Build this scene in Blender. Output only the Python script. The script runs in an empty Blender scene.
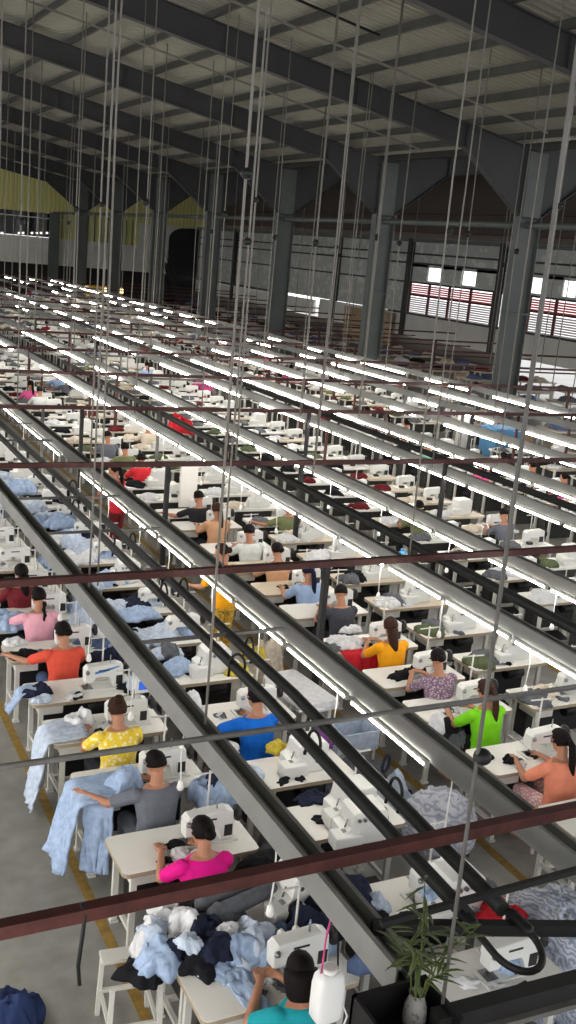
import bpy, bmesh, math, random
from mathutils import Vector, Matrix, noise
random.seed(11)
PI = math.pi
S = bpy.context.scene
COL = S.collection
H_CAM = 5.6
F_PX = 1024.0

# ---------------------------------------------------------------- camera axes
def unit(v): return Vector(v).normalized()
CY = unit((-236 - 288, -(205 - 512), -F_PX))
CX = unit((2330 - 288, -(442 - 512), -F_PX))
CX = (CX - CY * CX.dot(CY)).normalized()
CZ = CX.cross(CY)
def at(px, py, z):
    """the place at height z that the photograph shows at pixel (px, py)"""
    c = Vector((px - 288, 512 - py, -F_PX))
    d = Vector((CX.dot(c), CY.dot(c), CZ.dot(c)))
    t = (z - H_CAM) / d.z
    return Vector((d.x * t, d.y * t, z))
def proj(q):
    q = Vector(q) - Vector((0, 0, H_CAM))
    c = CX * q.x + CY * q.y + CZ * q.z
    if c.z > -0.1: return (-999, -999)
    return (288 + F_PX * c.x / -c.z, 512 - F_PX * c.y / -c.z)

# ---------------------------------------------------------------- materials
MATS = {}
def lin(c):
    return tuple((x / 12.92 if x <= 0.04045 else ((x + 0.055) / 1.055) ** 2.4) for x in c)
def mat(name, rgb, rough=0.6, metal=0.0, var=0.12, scale=6.0, bump=0.0, spec=0.4, rgb2=None):
    """rgb: 0-255 display colour; a soft noise mottles it"""
    if name in MATS: return MATS[name]
    m = bpy.data.materials.new(name); m.use_nodes = True
    nt = m.node_tree; b = nt.nodes['Principled BSDF']
    b.inputs['Roughness'].default_value = rough
    b.inputs['Metallic'].default_value = metal
    b.inputs['Specular IOR Level'].default_value = spec
    c1 = lin([x / 255 for x in rgb])
    c2 = lin([x / 255 for x in rgb2]) if rgb2 else tuple(max(0, x * (1 - var)) for x in c1)
    tc = nt.nodes.new('ShaderNodeTexCoord')
    n = nt.nodes.new('ShaderNodeTexNoise'); n.inputs['Scale'].default_value = scale; n.inputs['Detail'].default_value = 4
    nt.links.new(tc.outputs['Object'], n.inputs['Vector'])
    r = nt.nodes.new('ShaderNodeValToRGB')
    r.color_ramp.elements[0].position = 0.35; r.color_ramp.elements[1].position = 0.65
    r.color_ramp.elements[0].color = (*c2, 1); r.color_ramp.elements[1].color = (*c1, 1)
    nt.links.new(n.outputs['Fac'], r.inputs['Fac']); nt.links.new(r.outputs['Color'], b.inputs['Base Color'])
    if bump:
        bp = nt.nodes.new('ShaderNodeBump'); bp.inputs['Strength'].default_value = bump
        bp.inputs['Distance'].default_value = 0.01
        nt.links.new(n.outputs['Fac'], bp.inputs['Height']); nt.links.new(bp.outputs['Normal'], b.inputs['Normal'])
    MATS[name] = m
    return m
def mat_print(name, rgb, rgb2, scale=30.0, thr=0.45, rough=0.85, kind='VORONOI'):
    """cloth with a printed pattern"""
    if name in MATS: return MATS[name]
    m = mat(name, rgb, rough); nt = m.node_tree; b = nt.nodes['Principled BSDF']
    tc = [n for n in nt.nodes if n.type == 'TEX_COORD'][0]
    r = [n for n in nt.nodes if n.type == 'VALTORGB'][0]
    if kind == 'VORONOI':
        v = nt.nodes.new('ShaderNodeTexVoronoi'); v.inputs['Scale'].default_value = scale; out = v.outputs['Distance']
    else:
        v = nt.nodes.new('ShaderNodeTexWave'); v.inputs['Scale'].default_value = scale
        v.inputs['Distortion'].default_value = 3.0 if kind == 'WAVE' else 9.0; v.wave_type = 'BANDS' if kind == 'WAVE' else 'RINGS'; v.inputs['Detail'].default_value = 2.0; out = v.outputs['Fac']
    nt.links.new(tc.outputs['Object'], v.inputs['Vector'])
    nt.links.new(out, r.inputs['Fac'])
    r.color_ramp.elements[0].position = thr - 0.08; r.color_ramp.elements[1].position = thr + 0.08
    r.color_ramp.elements[0].color = (*lin([x / 255 for x in rgb2]), 1)
    r.color_ramp.elements[1].color = (*lin([x / 255 for x in rgb]), 1)
    return m
def mat_light(name, rgb, strength):
    m = bpy.data.materials.new(name); m.use_nodes = True
    nt = m.node_tree; nt.nodes.clear()
    e = nt.nodes.new('ShaderNodeEmission'); o = nt.nodes.new('ShaderNodeOutputMaterial')
    e.inputs['Color'].default_value = (*lin([x / 255 for x in rgb]), 1); e.inputs['Strength'].default_value = strength
    nt.links.new(e.outputs['Emission'], o.inputs['Surface']); MATS[name] = m
    return m

M_WHITE = mat('table_white', (236, 233, 226), 0.35, var=0.04, scale=2)
M_BEIGE = mat('table_beige', (214, 200, 178), 0.4, var=0.06, scale=2)
M_EDGE = mat('table_edge', (165, 150, 128), 0.6)
M_LEG = mat('leg_cream', (205, 203, 196), 0.45, var=0.08)
M_MACH = mat('machine_white', (222, 222, 218), 0.3, var=0.03, scale=3)
M_MACH2 = mat('machine_cream', (208, 208, 196), 0.3, var=0.05, scale=3)
M_STEEL = mat('steel', (150, 150, 150), 0.3, 0.9)
M_DARK = mat('dark_metal', (38, 38, 38), 0.5, var=0.3)
M_BLACK = mat('black_plastic', (22, 22, 24), 0.5)
M_PIPE = mat('red_oxide_pipe', (86, 46, 42), 0.55, var=0.35, scale=9)
M_PIPEG = mat('grey_pipe', (112, 110, 106), 0.5, var=0.25, scale=9)
M_TRAY = mat('tray_galvanised', (150, 150, 146), 0.55, 0.15, var=0.12, scale=3)
M_TRAYIN = mat('tray_inside', (60, 60, 56), 0.6, var=0.3, scale=7)
M_RUB = mat('black_duct', (44, 45, 43), 0.45, var=0.3, scale=6)
M_COLUMN = mat('column_paint', (92, 97, 94), 0.55, var=0.15, scale=1.5)
M_RAFTER = mat('rafter_paint', (62, 63, 64), 0.6, var=0.15, scale=1.5)
M_PURLIN = mat('purlin_paint', (78, 78, 72), 0.6, var=0.2, scale=2)
M_ROOF = mat('roof_sheet', (172, 170, 156), 0.5, 0.1, var=0.12, scale=0.6)
M_ROD = mat('hanger_rod', (132, 128, 120), 0.5, var=0.15, scale=5)
M_CARD = mat('plywood', (176, 150, 120), 0.7, var=0.2, scale=4)
M_CONE = mat('thread_white', (232, 230, 226), 0.8, var=0.04)
M_CONEB = mat('thread_blue', (60, 90, 170), 0.8)
M_SKIN = mat('skin', (176, 124, 96), 0.55, var=0.08, scale=10)
M_HAIR = mat('hair_black', (26, 20, 20), 0.7, var=0.4, scale=40, bump=0.3, spec=0.12)
M_HAIRB = mat('hair_brown', (62, 40, 32), 0.7, var=0.4, scale=40, bump=0.3, spec=0.12)
M_HAIRN = mat('hair_blueblack', (22, 26, 52), 0.7, var=0.4, scale=40, bump=0.3, spec=0.12)
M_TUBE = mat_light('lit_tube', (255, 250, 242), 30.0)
M_SCREEN = mat_light('screen_blue', (60, 110, 220), 0.8)
M_LAMP = mat_light('machine_lamp', (255, 252, 244), 9.0)

# ---------------------------------------------------------------- mesh helpers
class MB:
    def __init__(s): s.bm = bmesh.new(); s.mi = 0
    def _f(s, fs):
        for f in fs: f.material_index = s.mi
    def box(s, c, d, rz=0.0, rot=None, bev=0.0):
        r = bmesh.ops.create_cube(s.bm, size=1.0)
        vs = r['verts']
        M = Matrix.Translation(Vector(c)) @ (rot if rot is not None else Matrix.Rotation(rz, 4, 'Z')) @ Matrix.Diagonal((*d, 1))
        bmesh.ops.transform(s.bm, matrix=M, verts=vs)
        fs = {f for v in vs for f in v.link_faces}
        s._f(fs)
        if bev:
            es = list({e for v in vs for e in v.link_edges})
            r2 = bmesh.ops.bevel(s.bm, geom=es, offset=bev, segments=2, affect='EDGES', profile=0.6)
            s._f(r2['faces'])
        return s
    def bar(s, a, b, w, h=None, up=(0, 0, 1)):
        """square bar from a to b"""
        a = Vector(a); b = Vector(b); h = h or w
        d = (b - a); L = d.length; d.normalize(); up = Vector(up)
        if abs(d.dot(up)) > 0.98: up = Vector((0, 1, 0))
        x = d.cross(up).normalized(); u = x.cross(d)
        R = Matrix((x, d, u)).transposed().to_4x4()
        return s.box((a + b) / 2, (w, L, h), rot=R)
    def loft(s, rings, cap=True):
        prev = None; first = None
        for ring in rings:
            vs = [s.bm.verts.new(p) for p in ring]
            if prev:
                n = len(vs)
                for i in range(n):
                    f = s.bm.faces.new((prev[i], prev[(i + 1) % n], vs[(i + 1) % n], vs[i])); f.material_index = s.mi; f.smooth = True
            else: first = vs
            prev = vs
        if cap:
            f = s.bm.faces.new(list(reversed(first))); f.material_index = s.mi
            f = s.bm.faces.new(prev); f.material_index = s.mi
        return s
    def tube(s, pts, r, n=8, closed_ends=True):
        pts = [Vector(p) for p in pts]; rings = []
        rr = r if isinstance(r, (list, tuple)) else [r] * len(pts)
        d0 = (pts[1] - pts[0]).normalized()
        ref = Vector((0, 0, 1)) if abs(d0.z) < 0.9 else Vector((1, 0, 0))
        x = d0.cross(ref).normalized()
        for i, p in enumerate(pts):
            if i == 0: d = pts[1] - p
            elif i == len(pts) - 1: d = p - pts[i - 1]
            else: d = (pts[i + 1] - p).normalized() + (p - pts[i - 1]).normalized()
            d.normalize(); x = (x - d * x.dot(d)).normalized(); y = d.cross(x)
            rings.append([p + (x * math.cos(2 * PI * k / n) + y * math.sin(2 * PI * k / n)) * rr[i] for k in range(n)])
        return s.loft(rings, closed_ends)
    def cyl(s, a, b, r, r2=None, n=12):
        return s.tube([a, b], [r, r if r2 is None else r2], n)
    def capsule(s, a, b, ra, rb, n=10, flat=None):
        a = Vector(a); b = Vector(b); d = (b - a).normalized(); L = (b - a).length
        pts = []; rr = []
        for k in (0, 1, 2):
            t = PI / 2 * (k + 0.35) / 3
            pts.append(a - d * ra * math.cos(t)); rr.append(ra * math.sin(t))
        pts.append(a); rr.append(ra); pts.append(a.lerp(b, 0.5)); rr.append((ra + rb) / 2); pts.append(b); rr.append(rb)
        for k in (2, 1, 0):
            t = PI / 2 * (k + 0.35) / 3
            pts.append(b + d * rb * math.cos(t)); rr.append(rb * math.sin(t))
        return s.tube(pts, rr, n)
    def ell(s, c, r, n=12, m=8, rot=None):
        rings = []
        for j in range(1, m):
            t = PI * j / m
            ring = []
            for k in range(n):
                p = Vector((r[0] * math.sin(t) * math.cos(2 * PI * k / n), r[1] * math.sin(t) * math.sin(2 * PI * k / n), -r[2] * math.cos(t)))
                if rot is not None: p = rot @ p
                ring.append(p + Vector(c))
            rings.append(ring)
        return s.loft(rings)
    def lathe(s, c, prof, n=16, axis='Z'):
        rings = []
        for r, h in prof:
            ring = []
            for k in range(n):
                a = 2 * PI * k / n
                if axis == 'Z': p = Vector((r * math.cos(a), r * math.sin(a), h))
                elif axis == 'X': p = Vector((h, r * math.cos(a), r * math.sin(a)))
                else: p = Vector((r * math.sin(a), h, r * math.cos(a)))
                ring.append(p + Vector(c))
            rings.append(ring)
        return s.loft(rings)
    def prism(s, poly, y0, y1, plane='XZ', bev=0.0):
        def P(u, v, w): return Vector((u, w, v)) if plane == 'XZ' else (Vector((u, v, w)) if plane == 'XY' else Vector((w, u, v)))
        a = [s.bm.verts.new(P(u, v, y0)) for u, v in poly]; b = [s.bm.verts.new(P(u, v, y1)) for u, v in poly]
        n = len(poly); fs = []
        fs.append(s.bm.faces.new(a)); fs.append(s.bm.faces.new(list(reversed(b))))
        for i in range(n): fs.append(s.bm.faces.new((a[i], b[i], b[(i + 1) % n], a[(i + 1) % n])))
        s._f(fs)
        if bev:
            es = [e for e in {e for f in fs[:2] for e in f.edges}]
            r2 = bmesh.ops.bevel(s.bm, geom=es, offset=bev, segments=2, affect='EDGES', profile=0.6)
            s._f(r2['faces'])
        return s
    def mesh(s, name, mats):
        bmesh.ops.recalc_face_normals(s.bm, faces=s.bm.faces)
        me = bpy.data.meshes.new(name); s.bm.to_mesh(me); s.bm.free()
        for m in (mats if isinstance(mats, (list, tuple)) else [mats]): me.materials.append(m)
        return me
    def obj(s, name, mats, parent=None, loc=None, rz=0.0):
        return link(name, s.mesh(name, mats), parent, loc, rz)

def link(name, me, parent=None, loc=None, rz=0.0):
    o = bpy.data.objects.new(name, me); COL.objects.link(o)
    if parent is not None: o.parent = parent
    if loc is not None: o.location = loc
    if rz: o.rotation_euler = (0, 0, rz)
    return o
def empty(name, loc=(0, 0, 0), rz=0.0):
    o = link(name, None, None, loc, rz); o.empty_display_size = 0.1
    return o
def tag(o, label, cat, group=None, kind=None):
    o['label'] = label; o['category'] = cat
    if group: o['group'] = group
    if kind: o['kind'] = kind
    return o
def struct(o): o['kind'] = 'structure'; return o
KIDS = {}
def kids(o):
    return [c for c in KIDS.get(o.name, [])]
def reg(parent, *ch):
    KIDS.setdefault(parent.name, []).extend(ch)
    return ch[0] if ch else None
def copy_tree(o, parent=None):
    c = o.copy(); COL.objects.link(c)
    if parent is not None: c.parent = parent
    for ch in kids(o):
        reg(c, copy_tree(ch, c))
    return c
def place(proto, loc, rz=0.0, label=None, cat=None, group=None, sc=1.0, used=set()):
    """the prototype itself the first time, a copy of it and of its parts afterwards"""
    if proto.name not in used:
        used.add(proto.name); o = proto
    else: o = copy_tree(proto)
    o.location = loc; o.rotation_euler = (0, 0, rz); o.scale = (sc, sc, sc)
    if label: tag(o, label, cat, group)
    elif 'label' in o and o is not proto: del o['label']
    return o
ORD = ['first', 'second', 'third', 'fourth', 'fifth', 'sixth', 'seventh', 'eighth', 'ninth', 'tenth', 'eleventh', 'twelfth', 'thirteenth',
       'fourteenth', 'fifteenth', 'sixteenth', 'seventeenth', 'eighteenth', 'nineteenth', 'twentieth']
TENS = {20: 'twenty', 30: 'thirty', 40: 'forty', 50: 'fifty', 60: 'sixty', 70: 'seventy', 80: 'eighty', 90: 'ninety'}
def ordw(i):
    if i < 20: return ORD[i]
    n = i + 1
    if n % 10 == 0: return TENS[n][:-1] + 'ieth'
    return TENS[n - n % 10] + '-' + ORD[n % 10 - 1]
def smooth(me):
    for p in me.polygons: p.use_smooth = True
def remesh(mb, voxel, it=2, name='body', fac=0.5):
    me = mb.mesh('tmp', [])
    o = bpy.data.objects.new('tmp', me); COL.objects.link(o)
    m = o.modifiers.new('r', 'REMESH'); m.mode = 'VOXEL'; m.voxel_size = voxel; m.use_smooth_shade = True
    if it:
        k = o.modifiers.new('s', 'SMOOTH'); k.iterations = it; k.factor = fac
    dg = bpy.context.evaluated_depsgraph_get(); dg.update()
    out = bpy.data.meshes.new_from_object(o.evaluated_get(dg), depsgraph=dg)
    out.name = name; smooth(out)
    bpy.data.objects.remove(o); bpy.data.meshes.remove(me)
    return out

# ================================================================ THE SETTING
PITCH = 3.95
COLX = 21.2
COLY = [0.62 + 8.61 * i for i in range(0, 10)]     # frames
YEND = 86.9
XWALL = 34.0
# floor --------------------------------------------------------------------
def floor_material():
    m = mat('concrete', (152, 150, 144), 0.42, var=0.2, scale=0.8, spec=0.5)
    nt = m.node_tree; b = nt.nodes['Principled BSDF']
    r1 = [n for n in nt.nodes if n.type == 'VALTORGB'][0]
    tc = [n for n in nt.nodes if n.type == 'TEX_COORD'][0]
    n2 = nt.nodes.new('ShaderNodeTexNoise'); n2.inputs['Scale'].default_value = 5; n2.inputs['Detail'].default_value = 8
    nt.links.new(tc.outputs['Object'], n2.inputs['Vector'])
    r2 = nt.nodes.new('ShaderNodeValToRGB')
    r2.color_ramp.elements[0].position = 0.3; r2.color_ramp.elements[1].position = 0.7
    r2.color_ramp.elements[0].color = (0.72, 0.72, 0.72, 1); r2.color_ramp.elements[1].color = (1, 1, 1, 1)
    mx = nt.nodes.new('ShaderNodeMix'); mx.data_type = 'RGBA'; mx.blend_type = 'MULTIPLY'; mx.inputs[0].default_value = 1.0
    nt.links.new(n2.outputs['Fac'], r2.inputs['Fac'])
    nt.links.new(r1.outputs['Color'], mx.inputs[6]); nt.links.new(r2.outputs['Color'], mx.inputs[7])
    nt.links.new(mx.outputs[2], b.inputs['Base Color'])
    return m
struct(MB().box((20, 45, -0.1), (100, 130, 0.2)).obj('floor', floor_material()))
M_YEL = mat('yellow_paint', (152, 122, 58), 0.6, var=0.35, scale=12)
for k in range(0, 6):
    struct(MB().box((2.36 + PITCH * k, 40, 0.002), (0.09, 76, 0.004)).obj('floor_marking', M_YEL))

# steel frames ----------------------------------------------------------------
def web_prism(poly, y, t, mats, name):
    mb = MB(); mb.prism(poly, y - t / 2, y + t / 2, 'XZ'); return mb
SL = 0.171
def zb(x): return 9.07 + SL * (18.5 - x)          # underside of the span to the left of the columns
RID = -1.0                                        # the ridge
for i, y in enumerate(COLY):
    for side in (-1, 1):
        xs = lambda d: COLX + side * d            # d: distance from the column line
        mb = MB()
        far = COLX - RID if side < 0 else 13.6
        poly = [(xs(0.0), 9.3), (xs(0.0), 7.2), (xs(0.42), 7.35), (xs(2.7), 9.07), (xs(far), 9.07 + SL * (far - 2.7)), (xs(far), 9.74 + SL * (far - 2.7)), (xs(0.42), 9.35)]
        mb.prism(poly, y - 0.012, y + 0.012, 'XZ')
        mb.bar((xs(0.42), y, 7.35), (xs(2.7), y, 9.07), 0.26, 0.025, up=(0, 0, 1))
        mb.bar((xs(2.7), y, 9.07), (xs(far), y, 9.07 + SL * (far - 2.7)), 0.26, 0.025)
        mb.bar((xs(0.0), y, 9.28), (xs(far), y, 9.74 + SL * (far - 2.7)), 0.26, 0.025)
        for d in (2.7, 6.5, 10.5, 14.5):
            zz = 9.07 + SL * (d - 2.7)
            mb.box((xs(d), y, zz + 0.33), (0.02, 0.22, 0.64))
        struct(mb.obj('rafter', M_RAFTER))
    mb = MB()
    mb.box((COLX, y, 3.68), (0.8, 0.02, 7.35)); mb.box((COLX - 0.41, y, 3.7), (0.025, 0.32, 7.4)); mb.box((COLX + 0.41, y, 3.7), (0.025, 0.32, 7.4))
    mb.box((COLX, y, 0.02), (1.0, 0.45, 0.04))
    for z in (1.6, 4.4): mb.box((COLX, y, z), (0.86, 0.34, 0.05))
    mb.box((COLX, y, 8.3), (0.7, 0.3, 1.9))
    if y > 6: struct(mb.obj('column', M_COLUMN))
    else: mb.bm.free()
struct(MB().cyl((COLX, 0, 7.1), (COLX, YEND, 7.1), 0.1, n=8).obj('beam_strut', M_COLUMN))
# purlins + sheets
def rz_(d): return 9.28 + SL * d + 0.02
for side in (-1, 1):
    far = COLX - RID if side < 0 else 13.6
    d = 0.9
    while d < far:
        x = COLX + side * d
        mb = MB(); mb.box((x, 43.5, rz_(d) + 0.14), (0.025, 88, 0.2)); mb.box((x - 0.04, 43.5, rz_(d) + 0.04), (0.09, 88, 0.02)); mb.box((x + 0.03, 43.5, rz_(d) + 0.24), (0.09, 88, 0.02))
        struct(mb.obj('beam_purlin', M_PURLIN))
        d += 1.42
def roof_sheet(side, y0, y1, d0, d1):
    bm = bmesh.new(); n = int((y1 - y0) / 0.065)
    prev = None
    prof = [0, 0, 1, 1]
    for i in range(n + 1):
        y = y0 + (y1 - y0) * i / n
        h = 0.11 * prof[i % 4]
        a = bm.verts.new((COLX + side * d0, y, rz_(d0) + 0.26 + h)); b = bm.verts.new((COLX + side * d1, y, rz_(d1) + 0.26 + h))
        if prev: bm.faces.new((prev[0], a, b, prev[1]))
        prev = (a, b)
    mb = MB(); mb.bm.free(); mb.bm = bm
    return mb
# the skylight strip lies over one bay near the front
far = COLX - RID
struct(roof_sheet(-1, 12.2, 88, 0.0, far).obj('ceiling', M_ROOF))
struct(roof_sheet(-1, -14, 9.4, 0.0, far).obj('ceiling', M_ROOF))
struct(roof_sheet(-1, 9.4, 12.2, 0.0, 9.2).obj('ceiling', M_ROOF))
struct(roof_sheet(-1, 9.4, 12.2, 12.4, far).obj('ceiling', M_ROOF))
struct(roof_sheet(1, -14, 88, 0.0, 13.6).obj('ceiling', M_ROOF))
ws = MB(); ws.box((RID - 11, 37, 14.0), (22, 102, 0.05), rot=Matrix.Rotation(-math.atan(SL), 4, 'Y'))
o = ws.obj('ceiling', M_ROOF); o.location.z = -1.7; struct(o)

struct(MB().box((COLX, YEND - 0.3, 3.55), (0.8, 0.35, 7.1)).obj('column', M_COLUMN))
# far gable wall --------------------------------------------------------------
M_FASC = mat('wall_white', (214, 212, 204), 0.7, var=0.1, scale=1)
M_YSHEET = mat_print('yellow_sheet', (214, 209, 136), (196, 190, 120), 0.9, 0.5, 0.6, 'WAVE')
M_GLASSD = mat('dark_glass', (26, 27, 30), 0.15)
M_DARKW = mat('dark_wall', (44, 42, 40), 0.8)
M_WALL2 = mat('wall_grey', (170, 168, 160), 0.7, var=0.1, scale=0.8)
mb = MB(); mb.box((14, YEND + 0.3, 4.0), (60, 0.1, 2.15)); o = mb.obj('wall_back', M_FASC); struct(o)
o.location = (0, -0.3, 0)
struct(MB().box((14, YEND + 2.5, 1.5), (60, 0.1, 3.0)).obj('wall_back', M_DARKW))
struct(MB().box((14, YEND + 1.3, 3.0), (60, 2.6, 0.1)).obj('ceiling_passage', M_DARKW))
poly = [(-2, 7.0), (COLX, 7.0), (COLX, 9.7), (-2, 13.4)]
mb = MB(); mb.prism(poly, YEND, YEND + 0.1, 'XZ'); struct(mb.obj('wall_back', M_YSHEET))
mb = MB(); mb.prism([(COLX, 7.0), (COLX, 9.7), (40, 12.5), (40, 7.0)], YEND, YEND + 0.1, 'XZ'); struct(mb.obj('wall_back', M_YSHEET))
mb = MB(); mb.box((6.5, YEND + 0.15, 6.05), (29.4, 0.05, 1.9)); wn = struct(mb.obj('window_1', M_GLASSD))
for x in [2 + 0.95 * i for i in range(21)]: reg(wn, MB().box((x, YEND + 0.05, 6.05), (0.09, 0.1, 1.9)).obj('mullion', M_COLUMN, wn))
reg(wn, MB().box((9, YEND, 6.6), (26, 0.08, 0.08)).obj('rail', M_FASC, wn))
M_FARL = mat_light('far_lamp', (255, 248, 235), 2.5)
for i, px in enumerate((2, 19, 23, 32, 37, 41, 47)):
    p = None
    c = Vector((px - 288, 512 - 233, -F_PX)); dd = Vector((CX.dot(c), CY.dot(c), CZ.dot(c))); t = (YEND - 0.05) / dd.y
    q = Vector((dd.x * t, YEND - 0.05, H_CAM + dd.z * t))
    mb = MB(); mb.ell(q, (0.09, 0.05, 0.08)); ob = mb.obj('window_lamp', M_FARL)
    tag(ob, f'small glowing round lamp behind the far window band, {ordw(i)} of seven', 'lamp', 'lamps behind the far window band')
struct(MB().box((24.0, YEND + 0.1, 6.1), (4.6, 0.1, 2.1)).obj('wall_back', M_YSHEET))
struct(MB().box((27.4, YEND + 0.1, 6.1), (2.2, 0.1, 2.1)).obj('wall_back', M_YSHEET))
struct(MB().box((31.3, YEND + 0.1, 6.1), (5.6, 0.1, 2.1)).obj('wall_back', M_FASC))
for x in [21.9 + 0.55 * i for i in range(12)]: struct(MB().box((x, YEND + 0.02, 6.1), (0.06, 0.08, 2.1)).obj('trim_batten', M_PURLIN))
# dark doorway with stair in the corner
mb = MB(); n = 10
poly = [(31.2, 0), (34, 0), (34, 7.0)] + [(32.6 + 1.4 * math.cos(PI / 2 + PI / 2 * i / n), 5.9 + 1.0 * math.sin(PI / 2 + PI / 2 * i / n)) for i in range(n + 1)]
mb.prism(poly, YEND - 0.25, YEND - 0.12, 'XZ'); struct(mb.obj('door_1', M_BLACK))
st = empty('metal_stair', (30.3, YEND - 1.3, 0))
tag(st, 'dark metal stair climbing beside the black corner doorway', 'stair')
for sy in (-0.4, 0.4):
    mb = MB(); mb.bar((2.0, sy, 0.0), (0.3, sy, 3.9), 0.06, 0.25); reg(st, mb.obj('stringer', M_DARK, st))
    mb = MB(); mb.tube([(2.0, sy, 0.9), (0.3, sy, 4.8)], 0.03); reg(st, mb.obj('handrail', M_DARK, st))
for i in range(16):
    t = (i + 0.5) / 16; reg(st, MB().box((2.0 - 1.7 * t, 0, 3.9 * t), (0.24, 0.8, 0.03)).obj('tread', M_DARK, st))

# right wall -------------------------------------------------------------------
M_SIDING = mat_print('siding', (196, 197, 190), (172, 174, 168), 2.4, 0.5, 0.55, 'WAVE')
M_GIRT = mat('girt', (52, 52, 50), 0.6)
M_REDF = mat('window_red_frame', (96, 50, 48), 0.6, var=0.2)
M_LOUV = mat('louvre_white', (214, 206, 204), 0.5, var=0.1)
M_LOUVP = mat('louvre_pink', (226, 140, 136), 0.5, var=0.2)
Y0W, Y1W = 30.0, YEND
for m_ in (M_LOUV, M_LOUVP):
    nt_ = m_.node_tree; tr_ = nt_.nodes.new('ShaderNodeBsdfTranslucent'); mx_ = nt_.nodes.new('ShaderNodeMixShader'); mx_.inputs[0].default_value = 0.6
    nt_.links.new([n for n in nt_.nodes if n.type == 'VALTORGB'][0].outputs['Color'], tr_.inputs['Color'])
    nt_.links.new(nt_.nodes['Principled BSDF'].outputs[0], mx_.inputs[1]); nt_.links.new(tr_.outputs[0], mx_.inputs[2]); nt_.links.new(mx_.outputs[0], nt_.nodes['Material Output'].inputs['Surface'])
# siding pieces around the windows
WB = [(35.4, 43.3), (44.3, 52.3)]
SQ = []
for px0, px1 in ((427, 441), (461, 476), (529, 543), (564, 578)):
    def yw(px, py):
        c = Vector((px - 288, 512 - py, -F_PX)); dd = Vector((CX.dot(c), CY.dot(c), CZ.dot(c))); return dd.y * XWALL / dd.x
    SQ.append((yw(px1, 277), yw(px0, 277)))
SQ.sort()
struct(MB().box((XWALL + 0.06, (52.5 + Y1W) / 2, 4.98), (0.1, Y1W - 52.5, 4.3)).obj('wall_right', M_SIDING))
struct(MB().box((XWALL + 0.06, 40, 6.34), (0.1, 25, 1.62)).obj('wall_right', M_SIDING))
struct(MB().box((XWALL + 0.06, 40, 4.68), (0.12, 25, 0.2)).obj('wall_right', M_SIDING))
ys = [27.5]
for a, b in SQ: ys += [a, b]
ys.append(52.5)
for i in range(0, len(ys), 2):
    struct(MB().box((XWALL + 0.06, (ys[i] + ys[i + 1]) / 2, 5.17), (0.1, ys[i + 1] - ys[i], 1.2)).obj('wall_right', M_SIDING))
struct(MB().box((XWALL + 0.06, 31, 3.7), (0.1, 8, 1.85)).obj('wall_right', M_SIDING))
for y in (35.1, 43.8, 52.5, 61.2, 69.8, 78.4):
    struct(MB().box((XWALL - 0.12, y, 4.3), (0.24, 0.42, 5.6)).obj('column', M_GIRT))
for z in (6.25, 5.72, 4.62):
    struct(MB().box((XWALL - 0.05, 57, z), (0.1, 60, 0.1)).obj('beam_girt', M_GIRT))
struct(MB().box((XWALL - 0.1, 57, 7.02), (0.25, 60, 0.22)).obj('beam_eave', M_COLUMN))
struct(MB().box((XWALL + 0.6, 57, 9.4), (0.1, 60, 4.6)).obj('wall_right', mat('wall_brown', (84, 76, 70), 0.8)))
for z in (7.5, 7.95, 8.5):
    struct(MB().box((XWALL + 0.45, 57, z), (0.12, 60, 0.07)).obj('beam_girt', M_PIPE))
struct(MB().box((XWALL - 0.03, 45, 2.15), (0.2, 36.5, 1.3)).obj('wall_right', M_FASC))
struct(MB().box((XWALL - 0.03, 75.5, 2.15), (0.2, 22.8, 1.0)).obj('wall_right', M_FASC))
struct(MB().box((XWALL - 0.2, 45, 2.83), (0.3, 18, 0.1)).obj('trim_sill', M_GIRT))
struct(MB().box((XWALL + 0.4, 31.5, 0.75), (0.1, 9.5, 1.5)).obj('wall_right', mat('wall_low', (104, 97, 90), 0.8)))
struct(MB().box((XWALL + 0.4, 66, 0.75), (0.1, 45, 1.5)).obj('wall_right', MATS['wall_low']))
wi = 2
for y0, y1 in WB:
    w = struct(MB().box((XWALL, (y0 + y1) / 2, 3.9), (0.08, y1 - y0, 0.12)).obj(f'window_{wi}', M_REDF)); wi += 1
    nb = 4
    for j in range(nb + 1):
        y = y0 + (y1 - y0) * j / nb
        reg(w, MB().box((XWALL, y, 3.73), (0.1, 0.14, 1.84)).obj('mullion', M_REDF, w))
    for lo, hi, m in ((2.9, 3.84, M_LOUV), (3.98, 4.58, M_LOUVP)):
        mb = MB(); z = lo
        while z < hi:
            mb.box((XWALL + 0.03, (y0 + y1) / 2, z), (0.012, y1 - y0, 0.1), rot=Matrix.Rotation(0.5, 4, 'Y')); z += 0.12
        reg(w, mb.obj('louvre', m, w))

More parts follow.
